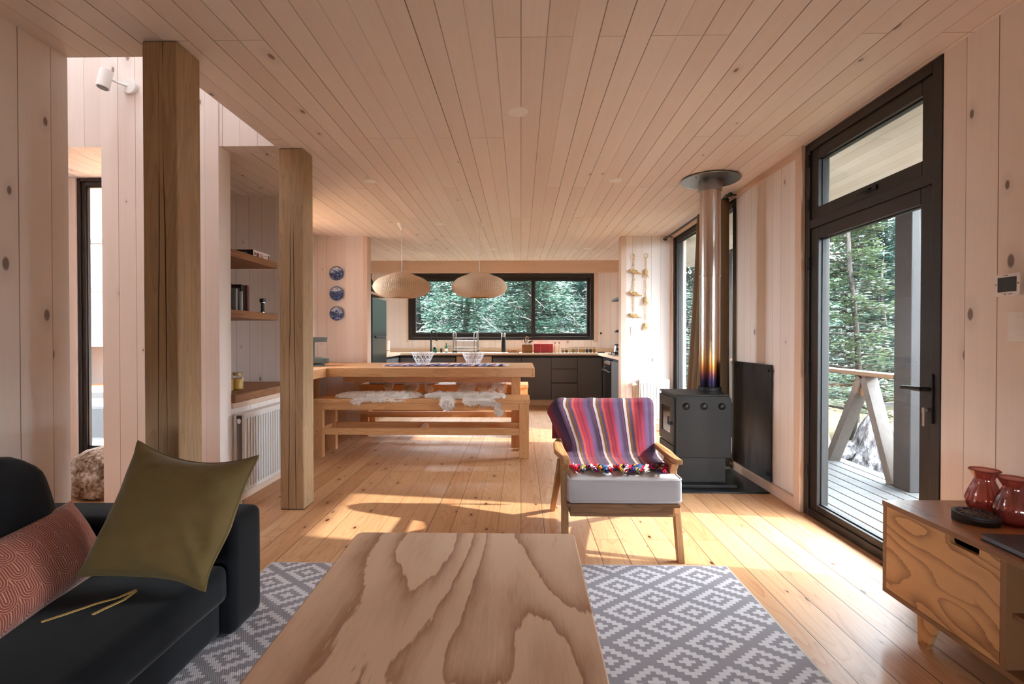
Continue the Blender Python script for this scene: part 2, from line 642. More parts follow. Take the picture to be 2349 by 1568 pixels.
def ply_edge():
    n = NT('plywood_edge_layers')
    x, y, z = n.sep(n.obj())
    f = n.m('FRACT', n.m('MULTIPLY', n.m('ADD', z, x), 260.0))
    return n.fin(n.mix(n.step(f, 0.35, 0.65), S(150, 104, 66), S(104, 66, 40)), 0.55)
M['ply_edge'] = ply_edge()
M['frame'] = plain('dark_bronze_frame', S(44, 37, 34), 0.42, 0.0, 0.4)
M['black'] = plain('black_satin', S(24, 22, 22), 0.4)
M['glass'] = glass('window_glass', boost=0.6)
M['gasket'] = plain('rubber_gasket', S(30, 30, 32), 0.6)
M['chrome'] = plain('polished_metal', S(205, 205, 208), 0.18, 1.0)
M['steel'] = plain('brushed_steel', S(150, 150, 150), 0.35, 1.0)
M['white'] = plain('white_enamel', S(216, 214, 213), 0.35, 0.0, 0.5, 0.02)
M['white_plastic'] = plain('white_plastic', S(238, 236, 236), 0.45, 0.0, 0.5, 0.02)
M['cast'] = plain('stove_black_steel', S(38, 35, 34), 0.5, 0.2, 0.4, 0.08, 40, 0.15)
M['cab'] = plain('cabinet_dark_grey', S(98, 97, 99), 0.5, 0.0, 0.4, 0.03)
M['cab_edge'] = plain('cabinet_shadow_gap', S(30, 29, 29), 0.6)
M['worktop'] = plain('pale_worktop', S(232, 206, 178), 0.35, 0.0, 0.5, 0.03)
# ================================================================== THE SETTING
H = 2.40
struct(MB().box(-4.7, 2.0, -2.1, 9.0, -0.12, 0.0).build('floor', M['floor']))

c = MB()
c.box(-1.61, 2.0, -2.1, 6.12, H, H + 0.14)
c.box(-2.2, -1.61, -2.1, 2.18, H, H + 0.14)
c.box(-4.7, -1.61, 3.33, 6.12, H, H + 0.14)
# the kitchen ceiling rises a little towards the window wall
c.hexa([(-2.85, 6.12, H), (2.15, 6.12, H), (2.15, 9.0, 2.525), (-2.85, 9.0, 2.525)],
       [(-2.85, 6.12, H + 0.14), (2.15, 6.12, H + 0.14), (2.15, 9.0, 2.665), (-2.85, 9.0, 2.665)])
struct(c.build('ceiling', M['ceiling']))

# left side: sofa wall, hall void, pier with bulkheads, niche, dining wall
struct(MB().box(-2.16, -2.03, -2.1, 2.18, 0, H).build('wall_left', M['wall_wide']))
w = MB()
w.box(-2.758, -1.98, 3.2, 3.33, 0, 4.6)
w.box(-4.7, -2.758, 3.205, 3.33, H, 4.6)
w.box(-1.98, -1.61, 3.205, 3.33, H, 4.6)
struct(w.build('wall_pier', M['wall_x']))
w = MB()
w.box(-4.7, -2.16, 2.05, 2.18, 0, 4.6)
w.box(-2.16, -1.61, 2.05, 2.18, H + 0.14, 4.6)
struct(w.build('wall_hall_near', M['wall_x']))
w = MB()
w.box(-4.83, -4.7, 2.05, 3.9, 0, 4.6)
w.box(-1.61, -1.48, 2.05, 3.33, H + 0.14, 4.6)
struct(w.build('wall_hall_side', M['wall_y']))
w = MB()
w.box(-4.7, -3.485, 3.80, 3.92, 0, H)
w.box(-3.485, -2.62, 3.80, 3.92, 0, 0.22)
w.box(-2.75, -2.62, 3.33, 4.34, 0, H)
struct(w.build('wall_hall_far', M['wall_x']))
w = MB()
w.box(-2.62, -2.0, 4.34, 4.45, 0, H)
struct(w.build('wall_niche_end', M['wall_x']))
w = MB()
w.box(-2.08, -1.98, 3.33, 4.45, 0, 0.66)
struct(w.build('wall_niche_front', M['wall_y']))
struct(MB().box(-2.10, -1.965, 3.33, 4.34, 0.66, 0.697).build('trim_1', M['trimw'], bevel=0.004))
w = MB()
w.box(-2.70, -2.57, 4.45, 4.52, 0, H)
w.box(-2.70, -2.57, 5.68, 6.22, 0, H)
w.box(-2.70, -2.57, 4.52, 5.68, 0, 0.92)
w.box(-2.70, -2.57, 4.52, 5.68, 2.25, H)
struct(w.build('wall_dining', M['wall_y']))
struct(MB().box(-2.72, -1.955, 6.09, 6.22, 0, H).build('wall_plates', M['wall_x']))
struct(MB().box(-1.955, -1.905, 6.08, 6.23, 0, H).build('trim_2', M['trimz'], bevel=0.003))
struct(MB().box(-2.57, -1.955, 6.072, 6.09, 0, 0.09).build('baseboard_plates', M['trimx'], bevel=0.003))
struct(MB().box(-1.98, -1.962, 3.2, 4.45, 0, 0.075).build('baseboard_niche', M['trimw'], bevel=0.003))

# kitchen shell
struct(MB().box(-2.85, -2.72, 6.22, 9.0, 0, 2.6).build('wall_kitchen_left', M['wall_y']))
struct(MB().box(1.95, 2.08, 6.25, 9.0, 0, 2.6).build('wall_kitchen_right', M['wall_y']))
w = MB()
w.box(-2.72, -2.03, 8.87, 9.0, 0, 2.55)
w.box(1.306, 1.95, 8.87, 9.0, 0, 2.55)
w.box(-2.03, 1.306, 8.87, 9.0, 0, 1.10)
w.box(-2.03, 1.306, 8.87, 9.0, 2.285, 2.55)
struct(w.build('wall_kitchen_far', M['wall_x']))
struct(MB().box(-2.72, 1.95, 8.80, 8.87, 2.30, 2.53).build('trim_3', M['trimx'], bevel=0.006))
w = MB()
w.box(1.306, 1.37, 8.845, 8.87, 1.06, 2.30)
w.box(-2.06, -2.03, 8.845, 8.87, 1.06, 2.30)
struct(w.build('trim_4', M['trimz'], bevel=0.003))
struct(MB().box(1.30, 1.95, 6.12, 6.25, 0, H).build('wall_pier_right', M['wall_x']))
struct(MB().box(1.234, 1.30, 6.113, 6.255, 0, H).build('trim_5', M['trimz'], bevel=0.003))
struct(MB().box(1.30, 1.86, 6.10, 6.12, 0, 0.075).build('baseboard_pier', M['trimx'], bevel=0.003))

# right wall
struct(MB().box(1.86, 1.99, -2.1, 2.212, 0, H).build('wall_right_near', M['wall_wide']))
struct(MB().box(1.86, 1.99, 3.265, 4.30, 0, H).build('wall_right', M['wall_y']))
struct(MB().box(1.83, 1.99, 3.262, 3.335, 0, H).build('trim_6', M['trimz'], bevel=0.004))
struct(MB().box(1.835, 1.86, 3.335, 4.30, 0, 0.075).build('baseboard_right', M['trimw'], bevel=0.004))
struct(MB().box(1.86, 1.99, 6.07, 6.25, 0, H).build('trim_7', M['trimz']))
struct(MB().box(1.845, 1.862, 3.335, 6.1, H - 0.045, H).build('trim_8', M['trimw'], bevel=0.003))

# boarded wall behind the photographer, with an unseen window added for daylight
w = MB()
w.box(-2.16, 1.99, -2.22, -2.1, 0, 0.3)
w.box(-2.16, -0.7, -2.22, -2.1, 0.3, H + 0.14)
w.box(0.9, 1.99, -2.22, -2.1, 0.3, H + 0.14)
w.box(-0.7, 0.9, -2.22, -2.1, 0.86, H + 0.14)
struct(w.build('wall_near', M['wall_x']))


def window_frame(kind, name, plane, c0, a0, a1, z0, z1, fw, depth, panes, sash=None, sgn=1):
    """plane 'x': window lies in a plane x = c0 (a = y); plane 'y': y = c0 (a = x)"""
    def bx(mb, aa, ab, za, zb, d0, d1):
        if plane == 'x': mb.box(c0 + d0, c0 + d1, aa, ab, za, zb)
        else: mb.box(aa, ab, c0 + d0, c0 + d1, za, zb)
    f = MB()
    bx(f, a0, a0 + fw, z0, z1, 0, depth)
    bx(f, a1 - fw, a1, z0, z1, 0, depth)
    bx(f, a0 + fw, a1 - fw, z0, z0 + fw, 0, depth)
    bx(f, a0 + fw, a1 - fw, z1 - fw, z1, 0, depth)
    root = f.build(name, M['frame'], bevel=0.003)
    struct(root)
    for (p0, p1, q0, q1, sw, d0, d1) in panes:
        s = MB()
        bx(s, p0, p0 + sw, q0, q1, d0, d1)
        bx(s, p1 - sw, p1, q0, q1, d0, d1)
        bx(s, p0 + sw, p1 - sw, q0, q0 + sw, d0, d1)
        bx(s, p0 + sw, p1 - sw, q1 - sw, q1, d0, d1)
        so = s.build('sash', M['frame'], root, bevel=0.004)
        g = MB()
        m = (d0 + d1) / 2
        bx(g, p0 + sw - 0.005, p1 - sw + 0.005, q0 + sw - 0.005, q1 - sw + 0.005, m - 0.003, m + 0.003)
        g.build('pane', M['glass'], so)
        gk = MB()
        t = 0.007
        bx(gk, p0 + sw, p0 + sw + t, q0 + sw, q1 - sw, m - 0.012, m + 0.012)
        bx(gk, p1 - sw - t, p1 - sw, q0 + sw, q1 - sw, m - 0.012, m + 0.012)
        bx(gk, p0 + sw + t, p1 - sw - t, q0 + sw, q0 + sw + t, m - 0.012, m + 0.012)
        bx(gk, p0 + sw + t, p1 - sw - t, q1 - sw - t, q1 - sw, m - 0.012, m + 0.012)
        gk.build('glazing_gasket', M['gasket'], so)
    return root


# glazed porch door with an opening transom light
d = window_frame('door', 'door_1', 'x', 1.855, 2.214, 3.262, 0.0, 2.395, 0.052, 0.11,
                 [(2.266, 3.21, 0.014, 1.845, 0.075, 0.012, 0.085), (2.266, 3.21, 1.90, 2.343, 0.07, 0.012, 0.085)])
MB().box(1.858, 1.96, 2.266, 3.21, 1.845, 1.90).build('transom_bar', M['frame'], d, bevel=0.003)
plate = MB().box(1.846, 1.856, 2.244, 2.274, 0.76, 0.985)
plate.cyl((1.856, 2.259, 0.915), (1.806, 2.259, 0.915), 0.010, n=14)
plate.tube([(1.81, 2.259, 0.915), (1.803, 2.277, 0.915), (1.801, 2.31, 0.916), (1.801, 2.365, 0.914)], [0.011, 0.011, 0.0095, 0.009], 12)
plabel(plate.build('handle', M['black'], d, True, bevel=0.002), 'black lever handle on a narrow backplate')
k = MB()
k.cyl((1.856, 2.259, 0.82), (1.834, 2.259, 0.82), 0.0085, n=14)
k.box(1.814, 1.834, 2.257, 2.261, 0.808, 0.832)
k.box(1.816, 1.824, 2.2565, 2.2615, 0.748, 0.812)
plabel(k.build('lock', M['chrome'], d, True), 'metal lock cylinder with a key hanging in it')
h = MB().box(1.855, 1.868, 2.62, 2.70, 1.925, 1.95)
h.tube([(1.862, 2.66, 1.936), (1.842, 2.66, 1.936), (1.836, 2.675, 1.936), (1.836, 2.74, 1.93)], 0.007, 10)
plabel(h.build('transom_handle', M['black'], d, True, bevel=0.002), 'small black handle on the transom light')
hn = MB()
for z in (0.28, 0.95, 1.62, 2.0, 2.28):
    hn.cyl((1.852, 3.218, z - 0.04), (1.852, 3.218, z + 0.04), 0.009, n=12)
hn.build('hinge', M['black'], d, True)

window_frame('window', 'window_1', 'x', 1.86, 4.30, 6.07, 0.0, 2.40, 0.05, 0.11,
             [(4.35, 6.02, 0.05, 2.35, 0.06, 0.015, 0.08)])
kw = window_frame('window', 'window_2', 'y', 8.845, -2.03, 1.306, 1.10, 2.287, 0.065, 0.12,
                  [(-1.965, 0.25, 1.165, 2.222, 0.062, 0.012, 0.055), (0.20, 1.241, 1.165, 2.222, 0.052, 0.06, 0.10)])
plabel(MB().box(-1.96, 0.20, 8.838, 8.85, 1.146, 1.152).build('track', M['steel'], kw), 'thin metal sliding track')
window_frame('window', 'window_3', 'y', 3.812, -3.485, -2.75, 0.225, 2.395, 0.026, 0.09,
             [(-3.459, -2.776, 0.251, 2.369, 0.032, 0.012, 0.06)])
window_frame('window', 'added_window_5', 'y', -2.2, -0.7, 0.9, 0.3, 0.86, 0.03, 0.09, [(-0.67, 0.1, 0.33, 0.83, 0.025, 0.015, 0.07), (0.1, 0.87, 0.33, 0.83, 0.025, 0.015, 0.07)])  # unseen window added behind the camera to let in daylight
window_frame('window', 'window_6', 'x', -2.69, 4.52, 5.68, 0.92, 2.25, 0.045, 0.10, [(4.565, 5.635, 0.965, 2.205, 0.05, 0.015, 0.07)])  # hidden window, inferred from bluish wall light and added for daylight
# unseen roof light over the hall, added to bring in daylight
w = MB()
w.box(-4.83, -1.48, 2.05, 2.49, 4.6, 4.7)
w.box(-4.83, -1.48, 2.91, 3.9, 4.6, 4.7)
w.box(-4.83, -3.35, 2.49, 2.91, 4.6, 4.7)
w.box(-2.45, -1.48, 2.49, 2.91, 4.6, 4.7)
struct(w.build('ceiling_hall', M['ceiling']))
rl = MB()
rl.box(-3.35, -2.45, 2.49, 2.91, 4.66, 4.67)
struct(rl.build('added_roof_light', M['glass']))
# ================================================================== TIMBER POSTS
for lab, x0, x1, y0, y1 in (('thick weathered square timber post just behind the black sofa', -1.60, -1.452, 2.062, 2.215),
                            ('thinner cracked timber post standing free in front of the radiator niche', -1.603, -1.445, 3.243, 3.405)):
    p = thing('timber_post', lab, 'post', ((x0 + x1) / 2, (y0 + y1) / 2, 0), 'square timber posts')
    MB().box(x0, x1, y0, y1, 0.004, H - 0.001).build('shaft', M['post'], p, bevel=0.006)
    MB().box(x0 + 0.004, x1 - 0.004, y0 + 0.004, y1 - 0.004, 0, 0.004).build('foot_pad', M['cab_edge'], p)

# ================================================================== RUG
def rug_mat():
    n = NT('woven_diamond_rug')
    x, y, z = n.sep(n.obj())
    xi = n.m('FLOOR', n.m('DIVIDE', x, 0.0193))
    yi = n.m('FLOOR', n.m('DIVIDE', y, 0.0150))
    P = 14.0
    def tri(i):
        return n.m('ABSOLUTE', n.m('SUBTRACT', n.m('MULTIPLY', n.m('FRACT', n.m('DIVIDE', i, P)), P), P / 2))
    dd = n.m('ADD', tri(xi), tri(yi))
    k = n.m('ABSOLUTE', n.m('SUBTRACT', dd, 7.0))
    on = n.m('LESS_THAN', n.m('MODULO', n.m('ADD', k, 0.5), 4.0), 1.9)
    yarn = n.m('SINE', n.m('MULTIPLY', n.m('ADD', x, n.m('MULTIPLY', y, 0.55)), 900.0))
    wv = n.noise(n.comb(n.m('MULTIPLY', x, 420.0), n.m('MULTIPLY', y, 420.0), 0), 1.0, 1)
    c = n.mix(on, S(214, 208, 212), S(150, 144, 150))
    c = n.mix(n.m('MULTIPLY', wv, 0.22), c, S(130, 126, 130))
    n.bump(n.m('ADD', n.m('MULTIPLY', yarn, 0.3), wv), 0.35, 0.002)
    return n.fin(c, 0.95, 0, 0.1)
M['rug'] = rug_mat()
M['rug_hem'] = plain('rug_hem', S(196, 190, 186), 0.9)
r = thing('area_rug', 'flat woven rug with a grey and off-white stepped diamond pattern', 'rug', (-0.1, 1.2, 0))
g = MB().box(-1.258, 1.02, -0.6, 2.463, 0.0005, 0.009)
g.build('woven_field', M['rug'], r)
h = MB()
h.box(1.02, 1.028, -0.6, 2.468, 0.0005, 0.0095)
h.box(-1.265, -1.258, -0.6, 2.468, 0.0005, 0.0095)
h.box(-1.258, 1.02, 2.463, 2.468, 0.0005, 0.0095)
h.build('hem', M['rug_hem'], r)

# ================================================================== COFFEE TABLE
t = thing('coffee_table', 'large low plywood coffee table with swirling grain on the grey rug', 'table', (-0.2, 1.2, 0))
def rounded(x0, x1, y0, y1, r, n=6):
    pts = []
    for (cx, cy_, a0) in ((x1 - r, y0 + r, -90), (x1 - r, y1 - r, 0), (x0 + r, y1 - r, 90), (x0 + r, y0 + r, 180)):
        for i in range(n + 1):
            a = radians(a0 + 90 * i / n)
            pts.append((cx + r * cos(a), cy_ + r * sin(a)))
    return pts
top = rounded(-0.612, 0.198, 0.62, 1.832, 0.028)
top = [(x + (0.012 if x > 0 else -0.02) * (y - 1.832), y) for x, y in top]
MB().prism(top, 'z', 0.396, 0.42).build('tabletop', M['ply'], t, bevel=0.005)
for x in (-0.50, 0.07):
    for y in (0.74, 1.70):
        MB().beam((x, y, 0.396), (x + (0.03 if x > 0 else -0.03), y, 0.0125), 0.045, 0.045, up=(0, 1, 0), w1=0.032, h1=0.032).build('leg', M['ply_edge'], t, bevel=0.002)
MB().box(-0.52, 0.09, 0.76, 1.68, 0.36, 0.396).build('apron', M['ply_edge'], t)

# ================================================================== SOFA
def fabric(name, ca, cb, scale=500.0, sheen=0.3, bump=0.2):
    n = NT(name)
    a = n.noise(n.obj(), 3.0, 3)
    b = n.noise(n.obj(), scale, 2)
    c = n.mix(n.m('ADD', n.m('MULTIPLY', a, 0.6), n.m('MULTIPLY', b, 0.4)), cb, ca)
    n.bump(b, bump, 0.002)
    return n.fin(c, 0.9, 0, 0.15, **{'Sheen Weight': sheen, 'Sheen Roughness': 0.4})
M['sofa'] = fabric('black_brushed_fabric', S(24, 25, 29), S(13, 13, 16), 700, 0.15)


def pillow(mb, c, ex, ey, w, h, th, pinch=0.10, n=22, puff=2.2, fold=0.0, seed=0, droop=None):
    """stuffed cushion: c centre, ex / ey unit axes in its plane, w x h, thickness th; UV across the front"""
    ex = Vector(ex).normalized(); ey = Vector(ey); ey = (ey - ex * ey.dot(ex)).normalized()
    ez = ex.cross(ey)
    c = Vector(c)
    def shape(u, v, side):
        a, b = u * 2 - 1, v * 2 - 1
        pa = 1 - pinch * (1 - b * b) * 0 - pinch * (1 - abs(b) ** 2.0) * (abs(a) ** 3)
        pb = 1 - pinch * (1 - abs(a) ** 2.0) * (abs(b) ** 3)
        x = a * w / 2 * pa
        y = b * h / 2 * pb
        t = max(0.0, (1 - abs(a) ** puff)) ** 0.55 * max(0.0, (1 - abs(b) ** puff)) ** 0.55
        wr = mnoise.noise(Vector((a * 2.3 + seed, b * 2.3, side * 3.1))) * fold
        edge = min(1 - abs(a), 1 - abs(b))
        z = side * (t * th / 2 + 0.004) + wr * min(1, edge * 4)
        p = c + ex * x + ey * y + ez * z
        if droop:
            p = droop(p, a, b)
        return p
    mb.grid(lambda u, v: shape(u, v, 1), n, n)
    mb.grid(lambda u, v: shape(u, v, -1), n, n, flip=True)
    def rim(s):
        pts = []
        for i in range(n): pts.append((i / n, 0))
        for i in range(n): pts.append((1, i / n))
        for i in range(n): pts.append((1 - i / n, 1))
        for i in range(n): pts.append((0, 1 - i / n))
        return [(shape(u, v, 1) + shape(u, v, -1)) / 2 for u, v in pts]
    return rim


def softbox(mb, x0, x1, y0, y1, z0, z1, r, puff=0.0, seg=5, wob=0.0, seed=0.0):
    """upholstered block: rounded edges, slightly domed top"""
    N = 14
    cx_, cy_, cz_ = (x0 + x1) / 2, (y0 + y1) / 2, (z0 + z1) / 2
    hx, hy, hz = (x1 - x0) / 2, (y1 - y0) / 2, (z1 - z0) / 2
    def P(px, py, pz):
        q = Vector((px, py, pz))
        inn = Vector((max(-hx + r, min(hx - r, px)), max(-hy + r, min(hy - r, py)), max(-hz + r, min(hz - r, pz))))
        d = q - inn
        if d.length > 1e-9:
            q = inn + d.normalized() * r
        if puff:
            fx = max(0, 1 - (px / hx) ** 2); fy = max(0, 1 - (py / hy) ** 2); fz = max(0, 1 - (pz / hz) ** 2)
            if pz > 0: q.z += puff * fx * fy * (pz / hz)
            q.x += puff * 0.6 * fy * fz * (px / hx)
            q.y += puff * 0.6 * fx * fz * (py / hy)
        if wob:
            q += Vector((mnoise.noise(q * 5 + Vector((seed, 0, 0))), mnoise.noise(q * 5 + Vector((0, seed, 0))), mnoise.noise(q * 5 + Vector((0, 0, seed + 3))))) * wob
        return (q.x + cx_, q.y + cy_, q.z + cz_)
    def ax(h, i):
        # more vertices close to the rounded edges
        t = i / N * 2 - 1
        k = min(0.999, max(0.3, 1 - r / h))
        return h * (t / 0.6 * k if abs(t) <= 0.6 else math.copysign(k + (abs(t) - 0.6) / 0.4 * (1 - k), t))
    faces = [
        (lambda u, v: P(u, v, hz), hx, hy, False), (lambda u, v: P(u, v, -hz), hx, hy, True),
        (lambda u, v: P(u, -hy, v), hx, hz, False), (lambda u, v: P(u, hy, v), hx, hz, True),
        (lambda u, v: P(hx, u, v), hy, hz, False), (lambda u, v: P(-hx, u, v), hy, hz, True)]
    for fn, ha, hb, fl in faces:
        vs, fs = [], []
        for j in range(N + 1):
            for i in range(N + 1):
                vs.append(fn(ax(ha, i), ax(hb, j)))
        for j in range(N):
            for i in range(N):
                a = j * (N + 1) + i
                q = (a, a + 1, a + N + 2, a + N + 1)
                fs.append(q[::-1] if fl else q)
        mb.add(vs, fs)
    return mb


def weld(o, dist=0.0005):
    bm = bmesh.new()
    bm.from_mesh(o.data)
    bmesh.ops.remove_doubles(bm, verts=bm.verts, dist=dist)
    bmesh.ops.recalc_face_normals(bm, faces=bm.faces)
    bm.to_mesh(o.data)
    bm.free()
    return o


s = thing('sofa', 'low black fabric sofa with a square arm against the left wall', 'sofa', (-1.55, 0.9, 0))
MB_ = MB()
softbox(MB_, -2.0, -1.13, -0.6, 1.83, 0.03, 0.17, 0.02)
weld(MB_.build('base', M['sofa'], s, True, angle=180))
m = softbox(MB(), -2.0, -1.085, 1.83, 2.045, 0.012, 0.458, 0.035, 0.006)
weld(m.build('arm', M['sofa'], s, True, angle=180))
m = softbox(MB(), -1.76, -1.095, 0.6, 1.826, 0.165, 0.305, 0.035, 0.018, wob=0.006, seed=2)
weld(m.build('seat_cushion', M['sofa'], s, True, angle=180))
m = softbox(MB(), -1.76, -1.095, -0.6, 0.598, 0.165, 0.305, 0.035, 0.018, wob=0.006, seed=5)
weld(m.build('seat_cushion', M['sofa'], s, True, angle=180))
m = softbox(MB(), -2.0, -1.78, -0.6, 1.829, 0.17, 0.46, 0.03)
weld(m.build('back_frame', M['sofa'], s, True, angle=180))
bc = MB()
softbox(bc, -0.10, 0.10, -0.62, 0.62, -0.22, 0.22, 0.085, 0.03, wob=0.022, seed=7)
R = Matrix.Rotation(radians(-14), 4, 'Y')
bc.v = [tuple(R @ Vector(p) + Vector((-1.70, 1.085, 0.525))) for p in bc.v]
weld(bc.build('back_cushion', M['sofa'], s, True, angle=180))

# ================================================================== LOOSE CUSHIONS
def scallop_mat():
    n = NT('terracotta_scallop_velvet')
    u, v, _ = n.sep(n.uv())
    U = n.m('MULTIPLY', u, 9.0)
    V = n.m('MULTIPLY', v, 4.6)
    def layer(du, dv):
        a = n.m('SUBTRACT', n.m('FRACT', n.m('ADD', U, du)), 0.5)
        row = n.m('ADD', V, dv)
        b = n.m('SUBTRACT', n.m('FRACT', row), 0.5)
        lowb = n.m('MINIMUM', b, 0.0)
        rad = n.m('SQRT', n.m('ADD', n.m('MULTIPLY', a, a), n.m('MULTIPLY', n.m('MULTIPLY', lowb, lowb), 1.0)))
        return rad
    r1 = layer(0.0, 0.0)
    r2 = layer(0.5, 0.5)
    use1 = n.m('LESS_THAN', r1, 0.5)
    rr = n.m('ADD', n.m('MULTIPLY', r1, use1), n.m('MULTIPLY', r2, n.m('SUBTRACT', 1.0, use1)))
    f = n.m('ABSOLUTE', n.m('SUBTRACT', n.m('FRACT', n.m('ADD', n.m('MULTIPLY', rr, 9.0), 0.4)), 0.5))
    ln = n.m('SUBTRACT', 1.0, n.step(f, 0.10, 0.17))
    nz = n.noise(n.obj(), 400, 2)
    c = n.mix(nz, S(122, 54, 50), S(146, 72, 64))
    c = n.mix(n.m('MULTIPLY', ln, 0.85), c, S(204, 150, 116))
    n.bump(n.m('MULTIPLY', ln, -1.0), 0.3, 0.003)
    return n.fin(c, 0.85, 0, 0.15, **{'Sheen Weight': 0.25})
M['scallop'] = scallop_mat()
M['olive'] = fabric('mustard_olive_cotton', S(122, 102, 64), S(96, 78, 46), 420, 0.2, 0.25)
M['cord'] = fabric('pale_tie_ribbon', S(206, 176, 112), S(180, 150, 90), 300, 0.0)

p = thing('throw_cushion', 'mustard olive square cushion leaning on the sofa arm, ties hanging out', 'cushion', (-1.25, 1.62, 0.32))
mb = MB()
cc = Vector((-1.2, 1.68, 0.545))
ex = Vector((0.93, -0.03, -0.10)); ey = Vector((0.16, 0.16, 0.36))
def slump(p, a, b):
    # sagging top edge, dog-eared lower right corner, soft creases
    q = Vector(p)
    q.z -= 0.030 * max(0.0, b) ** 2 * (1 - a * a)
    q.y -= 0.02 * smooth(-0.2, 1.0, -b) * smooth(-.6, .6, -a)
    k = smooth(0.25, 1.0, a) * smooth(0.05, 0.9, -b)
    q.x -= 0.035 * k
    cr = a * 0.75 + b * 0.66
    edge = min(1.0, 5 * (1 - abs(a))) * min(1.0, 5 * (1 - abs(b)))
    q.y += edge * (0.016 * math.exp(-((cr - 0.02) / 0.10) ** 2) * smooth(-0.1, 0.9, a - b * .6) + 0.010 * math.exp(-((cr - 0.30) / 0.08) ** 2) * smooth(0.1, 0.9, a - b * .5))
    q.y += edge * 0.009 * mnoise.noise(Vector((a * 3.2, b * 5.1, 2.2)))
    return q
rim = pillow(mb, cc, ex, ey, 0.455, 0.44, 0.17, 0.10, 40, 2.4, 0.012, 3, slump)
weld(mb.build('cover', M['olive'], p, True, angle=180))
pts = rim(0)
MB().tube(pts, 0.0045, 8, closed=True).build('piping', M['olive'], p, True)
zz = 0.336
for path in ([(-1.24, 1.56, zz), (-1.27, 1.52, zz - .006), (-1.31, 1.49, zz - .008), (-1.345, 1.44, zz - .008), (-1.385, 1.39, zz - .008)],
             [(-1.235, 1.55, zz), (-1.24, 1.51, zz - .006), (-1.262, 1.46, zz - .008), (-1.27, 1.43, zz - .008)]):
    mb = MB()
    for a, b in zip(path[:-1], path[1:]):
        mb.beam(a, b, 0.010, 0.0022)
    mb.build('tie_ribbon', M['cord'], p)

p = thing('throw_cushion', 'terracotta lumbar cushion with pale scallop lines, lying against the black back cushion', 'cushion', (-1.55, 1.4, 0.32))
mb = MB()
rim = pillow(mb, (-1.53, 1.46, 0.425), (-0.14, 0.86, 0.02), (-0.45, -0.08, 0.8), 0.66, 0.27, 0.15, 0.07, 30, 2.6, 0.010, 9)
weld(mb.build('cover', M['scallop'], p, True, angle=180))
MB().tube(rim(0), 0.0025, 6, closed=True).build('seam', M['scallop'], p, True)

# ================================================================== ARMCHAIR
c = thing('armchair', 'wooden lounge chair with a thick grey seat cushion beside the stove', 'chair', (0.52, 2.85, 0))
for side, x, xf in (('l', 0.232, 0.226), ('r', 0.80, 0.818)):
    # front leg rises, leaning back, and flares into the arm
    mb = MB()
    y0, y1 = 2.525, 2.64
    pr = [(y0 - .02, 0.0), (y0 + .018, 0.0), (y0 + .062, 0.24), (y1 + .03, 0.40), (y1 + .075, 0.497), (y1 - .085, 0.497), (y1 - .045, 0.45), (y1 - .04, 0.40), (y0 + .022, 0.24)]
    n_ = len(pr)
    vs = []
    for dx in (-0.018, 0.018):
        for (yy, zz) in pr:
            vs.append((lerp(xf, x, zz / 0.5) + dx, yy, zz))
    fs = [list(range(n_)), list(range(n_, 2 * n_))[::-1]] + [(i, n_ + i, n_ + (i + 1) % n_, (i + 1) % n_) for i in range(n_)]
    o = mb.add(vs, fs).build('leg', M['chairwood'], c, bevel=0.004)
    weld(o)
    # rear leg slants from the arm back to the floor
    o = MB().beam((x - (0.012 if side == 'l' else -0.012), 2.74, 0.455), (x + (-0.022 if side == 'l' else 0.022), 3.275, 0.0), 0.032, 0.055, up=(0, 0.6, 0.8), h1=0.032).build('leg', M['chairwood'], c, bevel=0.004)
    # arm rest: plan outline widening towards the back, curved
    sgn = -1 if side == 'l' else 1
    ol = [(x - 0.017, 2.50), (x + 0.019, 2.50), (x + 0.021, 2.60), (x + 0.016 + 0.02 * (sgn > 0), 2.76), (x + 0.012 + 0.014 * (sgn > 0), 2.95), (x + 0.008, 3.07), (x - 0.008, 3.07), (x - 0.026 * (sgn < 0) - 0.012, 2.95), (x - 0.03 * (sgn < 0) - 0.016, 2.76), (x - 0.021, 2.60)]
    m_ = MB().prism(ol, 'z', 0.0, 0.026)
    m_.v = [(q[0], q[1], q[2] + 0.503 - (q[1] - 2.5) * 0.03 + 0.012 * smooth(2.8, 3.07, q[1])) for q in m_.v]
    weld(m_.build('armrest', M['chairwood_y'], c, bevel=0.006))
    # back upright
    MB().beam((x - sgn * 0.035, 2.93, 0.22), (x - sgn * 0.035, 3.15, 0.69), 0.03, 0.045, up=(0, -1, 0.3)).build('back_upright', M['chairwood'], c, bevel=0.003)
m_ = MB()
m_.box(0.252, 0.782, 2.518, 2.545, 0.232, 0.286)
m_.box(0.235, 0.808, 2.498, 2.535, 0.284, 0.304)
m_.build('front_rail', M['chairwood_x'], c, bevel=0.004)
m_ = MB()
m_.beam((0.265, 2.52, 0.262), (0.265, 2.98, 0.21), 0.025, 0.05)
m_.beam((0.765, 2.52, 0.262), (0.765, 2.98, 0.21), 0.025, 0.05)
m_.box(0.265, 0.765, 2.93, 2.96, 0.19, 0.24)
for i in range(4):
    yy = 2.58 + i * 0.1
    m_.box(0.27, 0.76, yy, yy + 0.05, 0.275 - i * 0.006, 0.285 - i * 0.006)
m_.build('seat_frame', M['chairwood_y'], c, bevel=0.003)
M['seat_grey'] = fabric('pale_grey_upholstery', S(206, 200, 201), S(184, 178, 180), 600, 0.1, 0.15)
m_ = softbox(MB(), 0.242, 0.815, 2.492, 3.03, 0.305, 0.432, 0.018, 0.006)
weld(m_.build('seat_cushion', M['seat_grey'], c, True, angle=180))
pp = []
